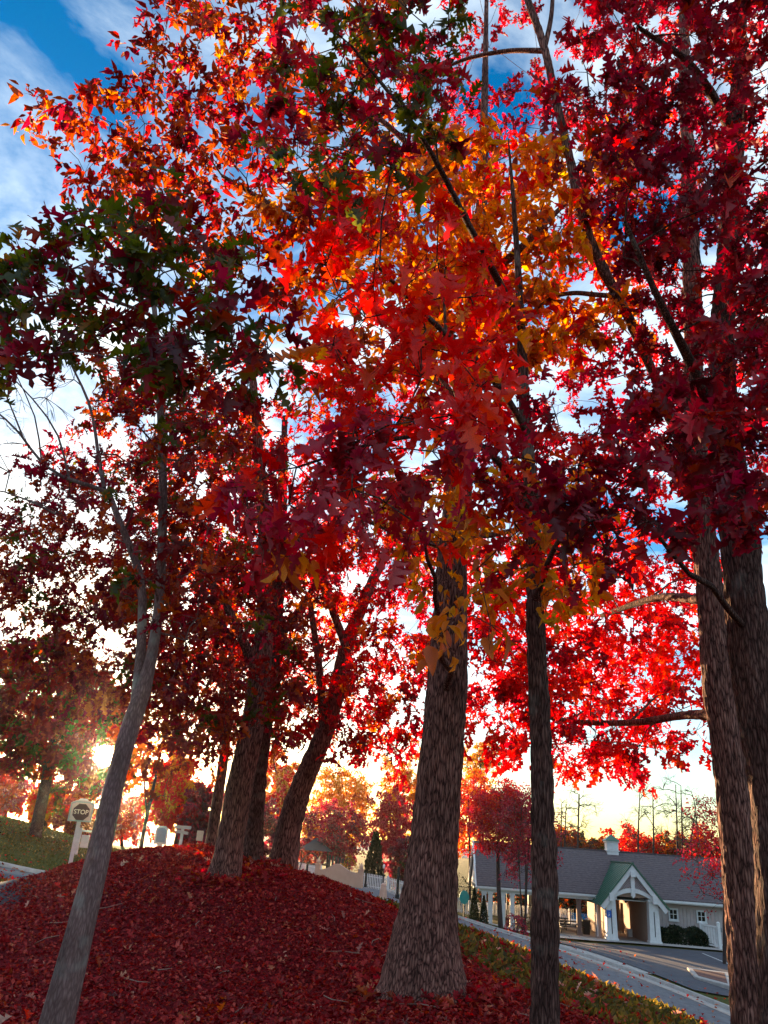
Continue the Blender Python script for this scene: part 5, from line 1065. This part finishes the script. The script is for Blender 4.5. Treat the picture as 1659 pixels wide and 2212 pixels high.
g = bpy.data.objects.new('leaf_litter', fl.mesh('leaf_litter', sel)); link(g, kind='stuff')
for bx_, by_, br_ in [(.75, 9, .62), (-2.0, 13, .5), (-1.95, 15, .35), (-3.2, 18, .3), (-1.3, 15.5, .5), (1.46, 7, .2), (-1.9, 5.4, .25), (4.1, 8.5, .45)]:
    k = int(380 * br_ + 120); a_ = rng.random(k) * 6.283; rr_ = br_ * (.75 + np.abs(rng.normal(0, .45, k))); q = np.c_[bx_ + rr_ * np.cos(a_), by_ + rr_ * np.sin(a_)]; z, nn = normals(q)
    lv = Leaves(); lv.add(np.c_[q, z + .02 + .07 * rng.random(k) * np.exp(-(rr_ - br_ * .8) / .3)], unit(k) * [1, 1, .5], nn + unit(k) * .6, .12 * rng.uniform(.5, 1.2, k), 'mid', list(rng.choice(['litter', 'litter', 'rust', 'crimson', 'straw'], k)), rng.random(k)); lv.done(False)
    link(bpy.data.objects.new('leaf_drift', lv.mesh('leaf_drift', np.ones(k, bool))), kind='stuff')
far_l = lay(9000, (-30, 16), (20, 60), 'far', {'litter': 2, 'rust': 2, 'red': 1}, .16, .4, lambda q: .6 + 0 * q[:, 0], 'far')
g = bpy.data.objects.new('leaf_litter', far_l.mesh('leaf_litter', np.ones(len(far_l.p), bool))); link(g, kind='stuff')
# grass on the bank and verges
q = scatter_xy(60000, (-13, 10.5), (5.5, 24)); q = q[(lawn_w(q) > .55) & ((q[:, 0] > -3) | (q[:, 0] < -9) )]; z, nn = normals(q); k = len(q)
lv = Leaves(); up = nn / np.linalg.norm(nn, axis=1)[:, None] + unit(k) * .4; lv.add(np.c_[q, z - .01], up, unit(k), .085 * rng.uniform(.6, 1.4, k), 'far', ['grass'] * k, rng.random(k)); lv.done(False)
TPLg = TPL['far']; 
g = bpy.data.objects.new('grass', lv.mesh('grass', np.ones(k, bool))); link(g, kind='stuff')
q = np.c_[rng.uniform(-40, -4, 60000), rng.uniform(20, 56, 60000)]; z, nn = normals(q); k = len(q)
okr = np.ones(k, bool)
for Q, w0, w1, Nn in RIB:
    j = np.empty(k, int); dm = np.empty(k)
    for s0 in range(0, k, 4000):
        d2 = ((q[s0:s0 + 4000][:, None] - Q[None])**2).sum(-1); j[s0:s0 + 4000] = d2.argmin(1); dm[s0:s0 + 4000] = d2.min(1)
    lat = ((q - Q[j]) * Nn[j]).sum(1); okr &= ~((dm < 16) & (lat > w0 - .1) & (lat < w1 + .1))
q, z, nn = q[okr], z[okr], nn[okr]; k = len(q)
lv = Leaves(); lv.add(np.c_[q, z - .01], nn + unit(k) * .4, unit(k), .075 * rng.uniform(.6, 1.4, k), 'far', ['grass'] * k, rng.random(k)); lv.done(False)
g = bpy.data.objects.new('grass', lv.mesh('grass', np.ones(k, bool))); link(g, kind='stuff')

# fallen twigs on the bank
tw_ = MB()
for k in range(110):
    x, y = rng.uniform(-5, 6), 5.4 + 13 * rng.random()**1.4; a_ = rng.random() * 6.28; l_ = rng.uniform(.12, .45); p_ = []
    for s_ in (0, .5, 1): xx, yy = x + math.cos(a_ + s_ * .4) * l_ * s_, y + math.sin(a_ + s_ * .4) * l_ * s_; p_.append((xx, yy, hz(xx, yy) + .035 + .02 * s_))
    tw_.tube(p_, [.006, .005, .002], 4)
tw_.build('fallen_twig', surf('dead_twig', (.30, .20, .16), (.18, .11, .09), scale=20), kind='stuff')

# ---------------------------------------------------------------- thin haze, added for the glow round the sun
hm, nt = new_mat('haze_air'); pv = N(nt, 'ShaderNodeVolumePrincipled', Density=0.00012, Anisotropy=0.92); pv.inputs['Color'].default_value = (1, .93, .85, 1)
o = N(nt, 'ShaderNodeOutputMaterial'); nt.links.new(pv.outputs[0], o.inputs['Volume'])
hb = MB().box(-760, 760, -560, 1200, -14, 34).build('haze', hm, kind='stuff')
scene.cycles.volume_bounces = 0
